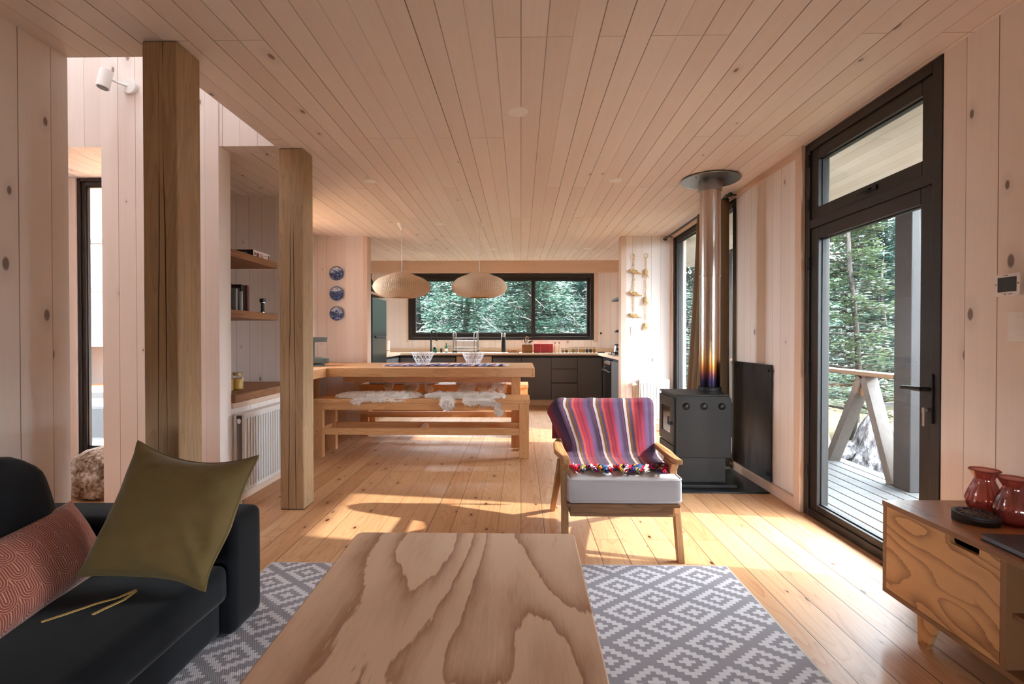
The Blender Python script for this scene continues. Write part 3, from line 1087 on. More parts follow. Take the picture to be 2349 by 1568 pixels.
for z_ in (0.316, 0.424):
    m_ = MB()
    ring = [(x, y, z_ + 0.004 * sin(x * 9)) for x, y in rounded(0.242, 0.816, 2.49, 3.03, 0.035, 5)]
    m_.tube(ring, 0.005, 8, closed=True)
    m_.build('piping', M['seat_grey'], c, True)
# upholstered back, leaning
bk = MB()
softbox(bk, -0.28, 0.28, -0.05, 0.05, -0.19, 0.18, 0.045, 0.012)
R = Matrix.Rotation(radians(-22), 4, 'X')
bk.v = [tuple(R @ Vector(p) + Vector((0.525, 3.055, 0.56))) for p in bk.v]
weld(bk.build('back_cushion', M['seat_grey'], c, True, angle=180))

# ================================================================== STRIPED BLANKET
def blanket_mat():
    n = NT('striped_woven_blanket')
    u, v, _ = n.sep(n.uv())
    wob = n.m('MULTIPLY', n.m('SUBTRACT', n.noise(n.comb(n.m('MULTIPLY', u, 60.0), n.m('MULTIPLY', v, 40.0), 0), 1.0, 2), 0.5), 0.006)
    P = n.m('FRACT', n.m('ADD', n.m('MULTIPLY', n.m('ADD', u, wob), 3.55), 0.52))
    red, dred, cor, blu, pur, whi, ochre, navy = S(140, 22, 46), S(98, 16, 38), S(172, 74, 60), S(60, 58, 92), S(88, 50, 86), S(196, 182, 186), S(112, 80, 24), S(38, 35, 60)
    c = n.ramp(P, [(0.0, whi), (0.085, ochre), (0.175, blu), (0.235, pur), (0.27, cor), (0.35, red), (0.47, dred), (0.53, red), (0.62, pur), (0.72, blu), (0.80, navy), (0.92, pur), (0.955, navy)], 'CONSTANT')
    d1 = n.m('ABSOLUTE', n.m('SUBTRACT', n.m('FRACT', n.m('MULTIPLY', u, 46.0)), 0.5))
    d2 = n.m('ABSOLUTE', n.m('SUBTRACT', n.m('FRACT', n.m('MULTIPLY', v, 24.0)), 0.5))
    tw = n.m('FRACT', n.m('MULTIPLY', n.m('ADD', d1, d2), 4.0))
    on = n.m('GREATER_THAN', tw, 0.55)
    fz = n.noise(n.comb(n.m('MULTIPLY', u, 300.0), n.m('MULTIPLY', v, 300.0), 0), 1.0, 2)
    c = n.mix(n.m('MULTIPLY', on, 0.38), c, S(70, 36, 52))
    c = n.mix(n.m('MULTIPLY', fz, 0.2), c, S(150, 110, 120))
    n.bump(n.m('ADD', fz, n.m('MULTIPLY', on, 0.6)), 0.5, 0.003)
    return n.fin(c, 0.95, 0, 0.1, **{'Sheen Weight': 0.08})
M['blanket'] = blanket_mat()
bt = thing('blanket', 'striped pink, purple and white wool blanket draped over the lounge chair back', 'blanket', (0.52, 2.95, 0.44))
prof = [(3.25, 0.48), (3.235, 0.58), (3.205, 0.69), (3.17, 0.742), (3.125, 0.760), (3.075, 0.742), (3.03, 0.69), (2.985, 0.61), (2.945, 0.53), (2.905, 0.468), (2.86, 0.449), (2.78, 0.447), (2.70, 0.446), (2.64, 0.446)]
def bl(u, v):
    t = v * (len(prof) - 1)
    i = min(int(t), len(prof) - 2)
    f = t - i
    y = lerp(prof[i][0], prof[i + 1][0], f)
    z = lerp(prof[i][1], prof[i + 1][1], f)
    lean = smooth(0.30, 0.75, v)
    x0 = lerp(0.205, 0.262, lean)
    x1 = lerp(0.835, 0.80, smooth(0.3, 0.7, v))
    x0 -= 0.045 * max(0, 1 - abs(v - 0.42) / 0.2)
    x0 = lerp(x0, 0.262, smooth(0.74, 0.86, v)); x1 = lerp(x1, 0.795, smooth(0.74, 0.86, v))
    x = lerp(x0, x1, u)
    side = max(0.0, 0.10 - u) / 0.10
    side2 = max(0.0, u - 0.95) / 0.05
    y += 0.10 * side * side * smooth(0.25, 0.45, v) * (1 - smooth(0.6, 0.8, v))
    z -= (0.055 * side * side + 0.02 * side2) * (1 - smooth(0.5, 0.75, v)) * smooth(0.05, 0.3, v)
    k = mnoise.noise(Vector((u * 5, v * 3, 1.7))) * 0.014 + mnoise.noise(Vector((u * 13, v * 5, 4.7))) * 0.005
    y -= k * (1 - smooth(0.72, 0.8, v)) + 0.012 + 0.006 * sin(u * 21 + v * 5) * smooth(0.35, 0.6, v) * (1 - smooth(0.7, 0.8, v))
    z += abs(k) * 0.6 + 0.004
    return (x, y, z)
m_ = MB().grid(bl, 60, 70)
weld(m_.build('woven_cloth', M['blanket'], bt, True, solid=0.007, angle=180))
rnd = random.Random(5)
M['yarns'] = []
for nm, cl in (('crimson', (176, 34, 60)), ('navy', (56, 60, 104)), ('cream', (226, 220, 206)), ('ochre', (150, 124, 44)), ('plum', (110, 46, 88)), ('teal', (52, 96, 130))):
    M['yarns'].append(plain('yarn_' + nm, S(*cl), 0.95, 0, 0.1, 0.2, 60))
for i in range(30):
    u = (i + 0.5) / 30
    x = lerp(0.262, 0.795, u) + rnd.uniform(-.006, .006)
    mb = MB()
    y = 2.64
    L = rnd.uniform(0.06, 0.115)
    dx = rnd.uniform(-.05, .05)
    for k in range(7):
        ph = rnd.uniform(0, 6.3)
        rr = rnd.uniform(0.004, 0.013)
        pa = []
        for j in range(10):
            t_ = j / 9
            pa.append((x + dx * t_ + rr * cos(ph + t_ * 7), y + 0.008 - L * t_ * (0.75 + 0.07 * k), 0.446 + 0.010 + rr * 0.9 * (1 + sin(ph + t_ * 7)) * 0.75 - 0.005 * t_))
        mb.tube(pa, 0.0026, 5)
    mb.sphere((x, y + .004, 0.457), (0.010, 0.009, 0.009), 8, 6)
    plabel(mb.build('tassel', M['yarns'][[0, 2, 0, 1, 3, 4, 2, 0, 3, 1, 5][i % 11]], bt, True), 'knotted yarn tassel')
for x, y, z in ((0.82, 2.72, 0.452), (0.245, 2.74, 0.452)):
    mb = MB()
    for k in range(9):
        ph = rnd.uniform(0, 6.3)
        mb.tube([(x + 0.022 * cos(ph + j * .8) * (1 - j * .05), y + rnd.uniform(-.02, .02) - j * .003, z + 0.012 + 0.014 * sin(ph + j * .9) + .008) for j in range(9)], 0.005, 6)
    plabel(mb.build('tassel', M['yarns'][0], bt, True), 'bunched crimson tassel')
# ================================================================== WOOD STOVE CORNER
hp = MB().box(0.99, 1.828, 3.64, 4.34, 0.0005, 0.012).build('hearth_plate', plain('hearth_black_steel', S(30, 29, 31), 0.4, 0.3), bevel=0.002)
tag(hp, 'flat black steel floor plate under the wood stove', 'hearth')
st = thing('wood_stove', 'black steel wood stove on a pedestal with a glass door', 'stove', (1.4, 4.0, 0.012))
MB().box(1.21, 1.632, 3.735, 4.22, 0.0125, 0.034).build('base_plate', M['cast'], st, bevel=0.003)
MB().box(1.226, 1.571, 3.80, 4.17, 0.034, 0.222).build('pedestal', M['cast'], st, bevel=0.003)
# body: rounded top edges on the side that faces the room's end
b = MB()
pr = [(1.19, 0.222), (1.616, 0.222), (1.616, 0.668), (1.604, 0.69), (1.585, 0.698), (1.19, 0.698)]
b.prism(pr[::-1], 'y', 3.80, 4.20)
weld(b.build('body', M['cast'], st, bevel=0.004))
for x in (1.2685, 1.404, 1.54):
    b = MB()
    b.lathe([(0.0285, 0.0), (0.027, 0.002), (0.022, 0.010), (0.012, 0.016), (0.001, 0.018)], (0, 0, 0), 20, True, True)
    b.v = [(p[0] + x, 3.8005 - p[2], p[1] + 0.619) for p in b.v]
    plabel(b.build('side_boss', M['black'], st, True, angle=60), 'round domed boss on the stove side')
b = MB()
b.box(1.60, 1.64, 3.83, 4.10, 0.373, 0.645)
b.build('heat_deflector', M['cast'], st, bevel=0.003)
dz = MB()   # door on the side that faces into the room
y0, y1, z0, z1 = 3.815, 4.19, 0.315, 0.68
dz.box(1.172, 1.19, y0, y1, z0, 0.39)
dz.box(1.172, 1.19, y0, y1, 0.60, z1)
dz.box(1.172, 1.19, y0, y0 + 0.075, 0.39, 0.60)
dz.box(1.172, 1.19, y1 - 0.075, y1, 0.39, 0.60)
do = dz.build('door', M['cast'], st, bevel=0.003)
M['stove_glass'] = plain('stove_ceramic_glass', S(30, 26, 24), 0.08, 0.0, 0.9)
plabel(MB().box(1.178, 1.186, y0 + 0.072, y1 - 0.072, 0.387, 0.603).build('door_glass', M['stove_glass'], do), 'dark mirror-like ceramic glass')
hb = MB()
hb.box(1.146, 1.174, 3.84, 3.862, 0.47, 0.495)
hb.cyl((1.148, 3.851, 0.475), (1.148, 3.851, 0.535), 0.008, n=12)
hb.build('door_handle', M['black'], do, True, bevel=0.002)
MB().box(1.174, 1.19, 3.815, 4.19, 0.235, 0.305).build('ash_drawer', M['cast'], st, bevel=0.003)
MB().box(1.18, 1.60, 3.797, 4.203, 0.698, 0.712).build('top_plate', M['cast'], st, bevel=0.003)
b = MB()
b.lathe([(0.096, 0.0), (0.096, 0.012), (0.088, 0.016), (0.088, 0.045), (0.080, 0.048)], (1.497, 3.935, 0.712), 32, True, True)
b.build('flue_spigot', M['cast'], st, True)

def flue_mat():
    n = NT('heat_tinted_stainless')
    x, y, z = n.sep(n.obj())
    wob = n.noise(n.comb(n.m('MULTIPLY', x, 30.0), n.m('MULTIPLY', y, 30.0), n.m('MULTIPLY', z, 2.0)), 1.0, 2)
    h = n.m('ADD', z, n.m('MULTIPLY', n.m('SUBTRACT', wob, 0.5), 0.06))
    c = n.ramp(h, [(0.0, S(34, 30, 40)), (0.05, S(46, 40, 66)), (0.10, S(110, 62, 62)), (0.16, S(178, 116, 56)), (0.23, S(206, 166, 116)), (0.34, S(196, 172, 152)), (0.55, S(196, 182, 172)), (1.0, S(200, 188, 180))])
    st_ = n.noise(n.comb(n.m('MULTIPLY', x, 300.0), n.m('MULTIPLY', y, 300.0), n.m('MULTIPLY', z, 1.5)), 1.0, 2)
    return n.fin(c, n.m('ADD', 0.2, n.m('MULTIPLY', st_, 0.12)), 1.0)
M['flue'] = flue_mat()
fl = thing('flue_pipe', 'tall stainless flue pipe, heat-tinted at its foot, with a round ceiling collar', 'flue pipe', (1.497, 3.935, 0.76))
b = MB()
b.cyl((1.497, 3.935, 0.761), (1.497, 3.935, 1.63), 0.0775, n=40)
b.build('lower_pipe', M['flue'], fl, True)
b = MB()
b.cyl((1.497, 3.935, 1.625), (1.497, 3.935, 2.385), 0.0785, n=40)
b.lathe([(0.0785, -.006), (0.082, -.004), (0.082, .006), (0.0785, .008)], (1.497, 3.935, 1.63), 40, False, False)
b.build('upper_pipe', M['flue'], fl, True)
b = MB()
b.lathe([(0.08, 2.300), (0.088, 2.302), (0.088, 2.383), (0.222, 2.384), (0.224, 2.386), (0.222, 2.392)], (1.497, 3.935, 0), 56, False, True)
b.build('ceiling_collar', M['steel'], fl, True)
for a in range(4):
    MB().cyl((1.497 + .18 * cos(a * pi / 2 + .6), 3.935 + .18 * sin(a * pi / 2 + .6), 2.385), (1.497 + .18 * cos(a * pi / 2 + .6), 3.935 + .18 * sin(a * pi / 2 + .6), 2.379), 0.007, n=10).build('screw', M['chrome'], fl, True)

def shield_mat():
    n = NT('blackened_steel_sheet')
    x, y, z = n.sep(n.obj())
    a = n.noise(n.comb(0.0, n.m('MULTIPLY', y, 14.0), n.m('MULTIPLY', z, 3.0)), 1.0, 4, 0.6)
    return n.fin(n.mix(a, S(52, 47, 44), S(28, 26, 26)), n.m('ADD', 0.26, n.m('MULTIPLY', a, 0.25)), 0.85)
hs = thing('heat_shield', 'black steel heat shield panel on the wall right of the stove', 'wall panel', (1.85, 3.97, 0.5))
MB().box(1.842, 1.85, 3.655, 4.295, 0.082, 0.945).build('sheet', shield_mat(), hs, bevel=0.001)
for y in (3.70, 4.25):
    for z in (0.13, 0.90):
        MB().cyl((1.836, y, z), (1.8595, y, z), 0.008, n=12).build('spacer_bolt', M['black'], hs)

# ================================================================== CURTAIN AND ROD
M['curtain'] = fabric('olive_brown_linen', S(124, 101, 78), S(98, 78, 58), 500, 0.15, 0.2)
rd = thing('curtain_rod', 'dark metal curtain rod along the ceiling above the tall window', 'curtain rod', (1.765, 5.2, 2.355))
MB().cyl((1.765, 4.23, 2.352), (1.765, 6.085, 2.352), 0.0125, n=16).build('rod', M['black'], rd, True)
for y in (4.20, 6.085):
    MB().lathe([(0.004, -.02), (0.018, -.012), (0.02, 0), (0.018, .012), (0.004, .02)], (1.765, y, 2.352), 16).build('finial', M['black'], rd, True)
for y in (4.27, 6.03):
    b = MB()
    b.box(1.757, 1.865, y - 0.008, y + 0.008, 2.364, 2.372)
    b.box(1.757, 1.773, y - 0.008, y + 0.008, 2.325, 2.372)
    b.build('bracket', M['black'], rd)
cu = thing('curtain', 'olive brown curtain gathered behind the flue pipe', 'curtain', (1.765, 4.7, 2.34))
def cur(u, v):
    t = 1 - v
    y0 = lerp(4.275, 4.262, v); y1 = lerp(4.93, 5.31, v ** 1.3)
    y = lerp(y0, y1, u)
    ph = u * 2 * pi * 7 + 0.6 * sin(u * 9)
    amp = 0.026 + 0.016 * v
    x = 1.77 + amp * sin(ph) + 0.006 * sin(ph * 2.3 + v * 2)
    y += 0.018 * cos(ph)
    return (x, y, lerp(2.345, 0.03, v))
m_ = MB().grid(cur, 150, 24)
m_.build('cloth', M['curtain'], cu, True, solid=0.003, angle=180)
for i in range(8):
    y = lerp(4.30, 4.92, i / 7)
    rg = MB().tube([(1.765 + 0.017 * cos(a * pi / 6), y, 2.352 + 0.017 * sin(a * pi / 6)) for a in range(12)], 0.0028, 6, closed=True)
    rg.build('ring', M['black'], cu, True)

# ================================================================== RADIATORS
def radiator_x(name, label, x0, x1, y, z0, z1):
    """panel radiator on a wall facing the camera"""
    t = thing(name, label, 'radiator', ((x0 + x1) / 2, y, z0))
    b = MB().box(x0, x1, y - 0.02, y, z0, z1)
    n_ = int((x1 - x0 - 0.03) / 0.035)
    for i in range(n_):
        a = x0 + 0.028 + i * (x1 - x0 - 0.056) / max(1, n_ - 1)
        b.box(a - 0.011, a + 0.011, y - 0.028, y - 0.02, z0 + 0.03, z1 - 0.035)
    b.build('front_panel', M['white'], t, bevel=0.003)
    MB().box(x0 + .004, x1 - .004, y, y + 0.075, z1 - 0.014, z1 + 0.001).build('top_grille', M['white'], t, bevel=0.002)
    MB().box(x0 + .006, x1 - .006, y + 0.055, y + 0.075, z0, z1 - 0.015).build('rear_panel', M['white'], t)
    v = MB()
    v.cyl((x0 - 0.005, y + 0.03, z1 - 0.055), (x0 - 0.035, y + 0.03, z1 - 0.055), 0.012, n=14)
    v.cyl((x0 - 0.03, y + 0.03, z1 - 0.055), (x0 - 0.075, y + 0.03, z1 - 0.055), 0.023, n=20)
    v.cyl((x0 - 0.012, y + 0.03, z1 - 0.06), (x0 - 0.012, y + 0.03, 0.08), 0.007, n=10)
    v.build('valve', M['white_plastic'], t, True, bevel=0.002)
    return t
r1 = radiator_x('radiator', 'small white panel radiator on the pier beside the tall window', 1.435, 1.80, 6.015, 0.16, 0.635)
MB().tube([(1.52, 6.05, 0.637), (1.56, 6.05, 0.652), (1.60, 6.05, 0.657), (1.64, 6.05, 0.652), (1.69, 6.05, 0.637)], 0.012, 8).build('lifting_eye', M['white'], r1, True)
MB().box(1.50, 1.53, 6.088, 6.12, 0.16, 0.5).build('wall_bracket', M['white'], r1)
t = thing('radiator', 'long white panel radiator under the shelf niche', 'radiator', (-1.93, 3.7, 0.07))
b = MB()
b.box(-1.912, -1.892, 3.335, 4.30, 0.085, 0.625)
for i in range(27):
    a = 3.375 + i * 0.0345
    b.box(-1.892, -1.884, a - 0.010, a + 0.010, 0.115, 0.59)
b.build('front_panel', M['white'], t, bevel=0.003)
MB().box(-1.965, -1.912, 3.339, 4.296, 0.612, 0.624).build('top_grille', M['white'], t, bevel=0.002)
MB().box(-1.975, -1.955, 3.345, 4.29, 0.085, 0.61).build('rear_panel', M['white'], t)
b = MB()
b.cyl((-1.93, 3.345, 0.575), (-1.93, 3.332, 0.575), 0.014, n=18)
b.tube([(-1.93 + 0.016 * cos(a * pi / 8), 3.332, 0.575 + 0.016 * sin(a * pi / 8)) for a in range(16)], 0.003, 6, closed=True)
plabel(b.build('vent_plug', M['chrome'], t, True), 'round metal plug')
for y in (3.36, 4.27):
    MB().cyl((-1.94, y, 0.10), (-1.94, y, 0.0), 0.008, n=10).build('pipe', M['white'], t, True)

# ================================================================== SWITCHES, THERMOSTAT, OUTLET
def wall_switch_x(label, x0, x1, y, z0, z1):
    t = thing('light_switch', label, 'switch', ((x0 + x1) / 2, y, (z0 + z1) / 2))
    MB().box(x0, x1, y - 0.009, y, z0, z1).build('cover_plate', M['white_plastic'], t, bevel=0.002)
    h = (z1 - z0)
    for zc in (z0 + h * 0.36, z0 + h * 0.64):
        MB().box(lerp(x0, x1, .25), lerp(x0, x1, .75), y - 0.013, y - 0.0085, zc - h * .1, zc + h * .1).build('rocker', M['white_plastic'], t, bevel=0.001)
wall_switch_x('white double light switch on the pier below the bird garlands', 1.358, 1.424, 6.12, 1.166, 1.282)
t = thing('light_switch', 'white double light switch at the right edge, below the thermostat', 'switch', (1.86, 1.865, 1.195))
MB().box(1.851, 1.8605, 1.81, 1.908, 1.132, 1.246).build('cover_plate', M['white_plastic'], t, bevel=0.002)
for z in (1.166, 1.212):
    MB().box(1.846, 1.852, 1.835, 1.878, z - 0.012, z + 0.012).build('rocker', M['white_plastic'], t, bevel=0.001)
t = thing('thermostat', 'white wall thermostat with a dark square screen', 'thermostat', (1.86, 1.9, 1.35))
b = MB().prism([(p[0], p[1]) for p in rounded(1.843, 1.942, 1.304, 1.390, 0.012, 5)], 'x', 1.832, 1.8605)
weld(b.build('housing', M['white_plastic'], t, True, bevel=0.003))
M['lcd'] = plain('lcd_screen', S(44, 44, 42), 0.25)
MB().box(1.8305, 1.833, 1.857, 1.928, 1.321, 1.376).build('screen', M['lcd'], t)
M['button'] = plain('button_grey', S(150, 150, 152), 0.5)
for (y0_, y1_, z0_, z1_) in ((1.872, 1.888, 1.3105, 1.3135), (1.889, 1.905, 1.381, 1.384), (1.847, 1.853, 1.347, 1.353), (1.933, 1.939, 1.347, 1.353), (1.897, 1.903, 1.309, 1.315)):
    MB().box(1.8305, 1.8325, y0_, y1_, z0_, z1_).build('button', M['button'], t)
t = thing('power_outlet', 'white socket on the kitchen wall behind the blender', 'outlet', (1.64, 8.87, 1.04))
MB().box(1.585, 1.70, 8.861, 8.87, 1.005, 1.07).build('cover_plate', M['white_plastic'], t, bevel=0.002)
for x in (1.612, 1.643, 1.674):
    MB().cyl((x, 8.8615, 1.037), (x, 8.859, 1.037), 0.011, n=14).build('socket', M['white_plastic'], t, True)

# ================================================================== BIRD GARLANDS
M['straw'] = plain('dried_straw', S(206, 172, 122), 0.85, 0, 0.2, 0.25, 60)
M['straw_pale'] = plain('pale_straw', S(230, 206, 168), 0.85, 0, 0.2, 0.2, 60)
def garland(label, x, zt, zb, birds, seed, plump):
    rn = random.Random(seed)
    t = thing('bird_garland', label, 'wall hanging', (x, 6.11, zt), 'straw garlands on the pier')
    b = MB()
    z = zt
    k = 0
    while z > zb:
        r = 0.030 if k == 0 else rn.uniform(0.014, 0.021)
        z -= r
        cx_ = x + rn.uniform(-.008, .008)
        b.tube([(cx_ + r * 0.85 * cos(a * pi / 7), 6.112 + 0.004 * sin(a * pi / 7 + k), z + r * sin(a * pi / 7)) for a in range(14)], 0.0026 if k else 0.004, 5, closed=True)
        z -= r - 0.004
        k += 1
    b.build('ring_chain', M['straw_pale'], t, True)
    b = MB()
    b.tube([(x, 6.1165, zt), (x + .004, 6.1165, (zt + zb) / 2), (x, 6.1165, zb - 0.03)], 0.0015, 5)
    b.build('string', M['straw'], t)
    for (zz, kind) in birds:
        b = MB()
        if kind == 'bird':
            b.sphere((x + 0.005, 6.095, zz), (0.042, 0.02, 0.022), 14, 8)
            b.sphere((x - 0.035, 6.095, zz + 0.018), (0.019, 0.016, 0.017), 10, 7)
            b.tube([(x - 0.05, 6.095, zz + 0.018), (x - 0.068, 6.095, zz + 0.014)], [0.005, 0.001], 6)
            b.tube([(x + 0.03, 6.095, zz - 0.004), (x + 0.07, 6.095, zz - 0.020), (x + 0.105, 6.095, zz - 0.024)], [0.014, 0.010, 0.006], 6)
            b.tube([(x - 0.005, 6.09, zz + 0.014), (x + 0.03, 6.083, zz + 0.012), (x + 0.06, 6.086, zz - 0.01)], [0.004, 0.012, 0.003], 6)
            b.build('straw_bird', M['straw'], t, True)
        else:
            b.sphere((x, 6.095, zz), (0.024, 0.018, 0.034), 12, 8)
            for q in range(16):
                a = rn.uniform(-.9, .9)
                b.tube([(x + a * 0.012, 6.095, zz - 0.01), (x + a * 0.045, 6.095 + rn.uniform(-.012, .008), zz - 0.05 - rn.uniform(0, .03))], [0.004, 0.0015], 5)
            b.build('straw_tuft', M['straw'], t, True)
garland('garland of straw rings with small birds, left of the two on the pier', 1.385, 2.18, 1.47, [(1.955, 'bird'), (1.685, 'bird'), (1.415, 'bird')], 1, True)
garland('garland of straw rings with tufted bundles, right of the two on the pier', 1.535, 2.185, 1.37, [(1.955, 'tuft'), (1.615, 'tuft'), (1.30, 'tuft')], 2, True)

# ================================================================== CEILING LIGHTS
M['lamp_white'] = plain('downlight_white', S(252, 250, 248), 0.4)
M['diffuser'] = plain('frosted_diffuser', S(252, 250, 248), 0.55)
dls = [(-0.017, 2.745, 'round white downlight nearest the camera, centre of the ceiling'),
       (-1.20, 3.94, 'round white downlight beside the thinner timber post'),
       (0.757, 3.95, 'round white downlight left of the flue collar'),
       (-0.895, 5.43, 'round white downlight between the two pendant canopies'),
       (-1.66, 7.24, 'round kitchen downlight left of the left pendant cord'),
       (-0.406, 7.28, 'round kitchen downlight just right of the right pendant cord'),
       (0.976, 7.25, 'round kitchen downlight nearest the right pier')]
proto = None
for i, (x, y, lab) in enumerate(dls):
    z = H if y < 6.12 else H + (y - 6.12) * 0.0434
    if proto is None:
        proto = thing('downlight', lab, 'ceiling light', (x, y, z), 'recessed round downlights')
        MB().lathe([(0.038, -0.004), (0.043, -0.007), (0.053, -0.006), (0.058, 0.0)], (x, y, z), 36, False, False).build('trim_ring', M['lamp_white'], proto, True)
        MB().lathe([(0.001, -0.0035), (0.039, -0.004), (0.04, 0.0)], (x, y, z), 36, True, False).build('diffuser', M['diffuser'], proto, True)
        d = proto
    else:
        d = copy_tree(proto)
        d.location = (x, y, z)
        d['label'] = lab

def rattan():
    n = NT('woven_rattan')
    u, v, _ = n.sep(n.uv())
    a = n.m('SINE', n.m('MULTIPLY', u, 2 * pi * 84))
    b = n.m('SINE', n.m('MULTIPLY', v, 2 * pi * 34))
    ck = n.m('MULTIPLY', a, b)
    nz = n.noise(n.comb(n.m('MULTIPLY', u, 30.0), n.m('MULTIPLY', v, 140.0), 0), 1.0, 3)
    c = n.mix(nz, S(252, 232, 208), S(238, 208, 176))
    rib = n.m('POWER', n.m('ABSOLUTE', n.m('SINE', n.m('MULTIPLY', u, pi * 84))), 6.0)
    c = n.mix(n.m('MULTIPLY', rib, 0.3), c, S(112, 72, 44))
    c = n.mix(n.m('MULTIPLY', n.m('GREATER_THAN', b, 0.75), 0.15), c, S(112, 72, 44))
    n.bump(n.m('ADD', ck, rib), 0.6, 0.004)
    m = n.fin(c, 0.75, 0, 0.2)
    tr = n.new('BsdfTranslucent')
    n.put(tr.inputs[0], S(248, 214, 172))
    mx = n.new('MixShader')
    mx.inputs[0].default_value = 0.15
    n.nt.links.new(n.b.outputs[0], mx.inputs[1])
    n.nt.links.new(tr.outputs[0], mx.inputs[2])
    n.nt.links.new(mx.outputs[0], n.out.inputs[0])
    return m
M['rattan'] = rattan()
for x, y, rr, lab in ((-1.311, 5.41, 0.315, 'woven rattan disc pendant lamp, left of the pair, above the dining table'),
                      (-0.456, 5.42, 0.308, 'woven rattan disc pendant lamp, right of the pair, above the dining table')):
    p = thing('pendant_lamp', lab, 'lamp', (x, y, H), 'rattan pendant lamps')
    MB().lathe([(0.006, -0.078), (0.012, -0.076), (0.05, -0.004), (0.05, 0.0)], (x, y, H), 28).build('canopy', M['lamp_white'], p, True)
    MB().cyl((x, y, H - 0.07), (x, y, 1.83), 0.0035, n=8).build('cord', M['white_plastic'], p, True)
    prof = [(0.035, 1.862), (0.075, 1.860), (0.105, 1.850), (0.14, 1.832), (0.20, 1.812), (0.25, 1.788), (0.285, 1.758), (0.305, 1.726), (0.312, 1.70), (0.305, 1.672), (0.282, 1.640), (0.245, 1.614), (0.20, 1.598), (0.15, 1.588), (0.105, 1.586)]
    k = rr / 0.315
    def sh(u, v):
        t = v * (len(prof) - 1)
        i = min(int(t), len(prof) - 2)
        r = lerp(prof[i][0], prof[i + 1][0], t - i) * k
        z = lerp(prof[i][1], prof[i + 1][1], t - i)
        r *= 1 + 0.006 * abs(sin(u * pi * 84))
        return (x + r * cos(2 * pi * u), y + r * sin(2 * pi * u), z)
    weld(MB().grid(sh, 336, 44).build('shade', M['rattan'], p, True, angle=180))
    b = MB()
    b.lathe([(0.018, 1.74), (0.018, 1.83), (0.006, 1.84)], (x, y, 0), 16)
    b.build('lamp_holder', M['white_plastic'], p, True)
    MB().sphere((x, y, 1.70), (0.03, 0.03, 0.04), 16, 10).build('bulb', M['diffuser'], p, True)

t = thing('wall_spotlight', 'white cylinder spotlight on the pale hall wall', 'light', (-2.56, 3.2, 2.79))
MB().cyl((-2.555, 3.2, 2.785), (-2.555, 3.175, 2.785), 0.047, n=32).build('rose', M['white_plastic'], t, True, bevel=0.002)
MB().tube([(-2.56, 3.18, 2.785), (-2.60, 3.15, 2.79), (-2.63, 3.12, 2.80)], 0.007, 10).build('arm', M['white_plastic'], t, True)
b = MB()
b.tube([(-2.645, 3.115, 2.85), (-2.66, 3.10, 2.735)], 0.036, 28)
b.build('head', M['white_plastic'], t, True, bevel=0.002)
b = MB()
b.tube([(-2.6598, 3.1, 2.736), (-2.6602, 3.0995, 2.733)], 0.03, 24)
b.build('lens', plain('spot_lens', S(90, 90, 94), 0.2), t, True)

# ================================================================== SHELF NICHE
nt = MB().box(-2.62, -1.955, 3.332, 4.338, 0.698, 0.755).build('worktop', M['shelf'], bevel=0.004)
tag(nt, 'stained wooden worktop in the niche above the long radiator', 'worktop')
for lab, z0, z1 in (('stained wooden shelf holding the board game, upper of two', 1.716, 1.768), ('stained wooden shelf holding books and a torch, lower of two', 1.288, 1.344)):
    s_ = MB().box(-2.619, -2.02, 3.332, 4.06, z0, z1).build('wall_shelf', M['shelf'], bevel=0.003)
    tag(s_, lab, 'shelf', 'niche shelves')
    ORG[s_.name] = Vector((0, 0, 0))
t = thing('board_game', 'flat boxed board game with a white side, on the upper shelf', 'box', (-2.14, 3.9, 1.768))
M['box_black'] = plain('game_lid_black', S(30, 27, 32), 0.5)
M['box_red'] = plain('print_red', S(150, 50, 44), 0.5)
M['box_grey'] = plain('print_grey', S(120, 122, 130), 0.5)
b = MB().box(-2.34, -2.084, 3.80, 4.055, 1.7685, 1.832)
b.build('carton', M['box_black'], t, bevel=0.001)
MB().box(-2.083, -2.0815, 3.802, 4.053, 1.770, 1.831).build('white_side', plain('box_white', S(226, 216, 212), 0.5), t)
b = MB()
b.cyl((-2.0812, 3.825, 1.803), (-2.0806, 3.825, 1.803), 0.012, n=20)
b.box(-2.0813, -2.0806, 3.845, 3.885, 1.785, 1.815)
b.box(-2.0813, -2.0806, 4.02, 4.045, 1.785, 1.817)
b.build('printed_badges', plain('print_brown', S(120, 62, 58), 0.5), t)
b = MB()
for yy, zz, l in ((3.90, 1.806, .05), (3.90, 1.794, .06), (3.97, 1.803, .04), (3.90, 1.783, .055)):
    for q in range(int(l / 0.009)):
        b.box(-2.0812, -2.0807, yy + q * .009, yy + q * .009 + .006, zz, zz + 0.007)
b.build('printed_lettering', M['box_red'], t)
b = MB()
b.box(-2.19, -2.13, 3.7988, 3.7995, 1.785, 1.815)
b.build('printed_panel', M['box_grey'], t)
b = MB()
b.box(-2.28, -2.21, 3.7988, 3.7995, 1.785, 1.818)
b.build('printed_panel', M['box_red'], t)
tag(MB().sphere((-2.205, 3.56, 1.8), (0.055, 0.045, 0.045), 18, 12).add([], []).build('bowl', plain('blue_plastic', S(38, 88, 150), 0.35), None, True), 'round blue bowl on the upper shelf beside the board game', 'bowl')
bk_cols = [((70, 44, 40), .20, .022), ((120, 84, 56), .155, .02), ((66, 60, 56), .16, .024), ((150, 156, 156), .165, .022), ((28, 26, 28), .17, .024), ((30, 30, 36), .175, .018), ((206, 206, 208), .15, .014), ((34, 32, 34), .205, .030), ((26, 26, 28), .20, .024), ((110, 62, 54), .205, .026)]
names = ['tall brown', 'short tan', 'dark taupe', 'pale grey', 'black', 'navy', 'thin white', 'thick black', 'slim tall black', 'reddish brown']
y = 3.52
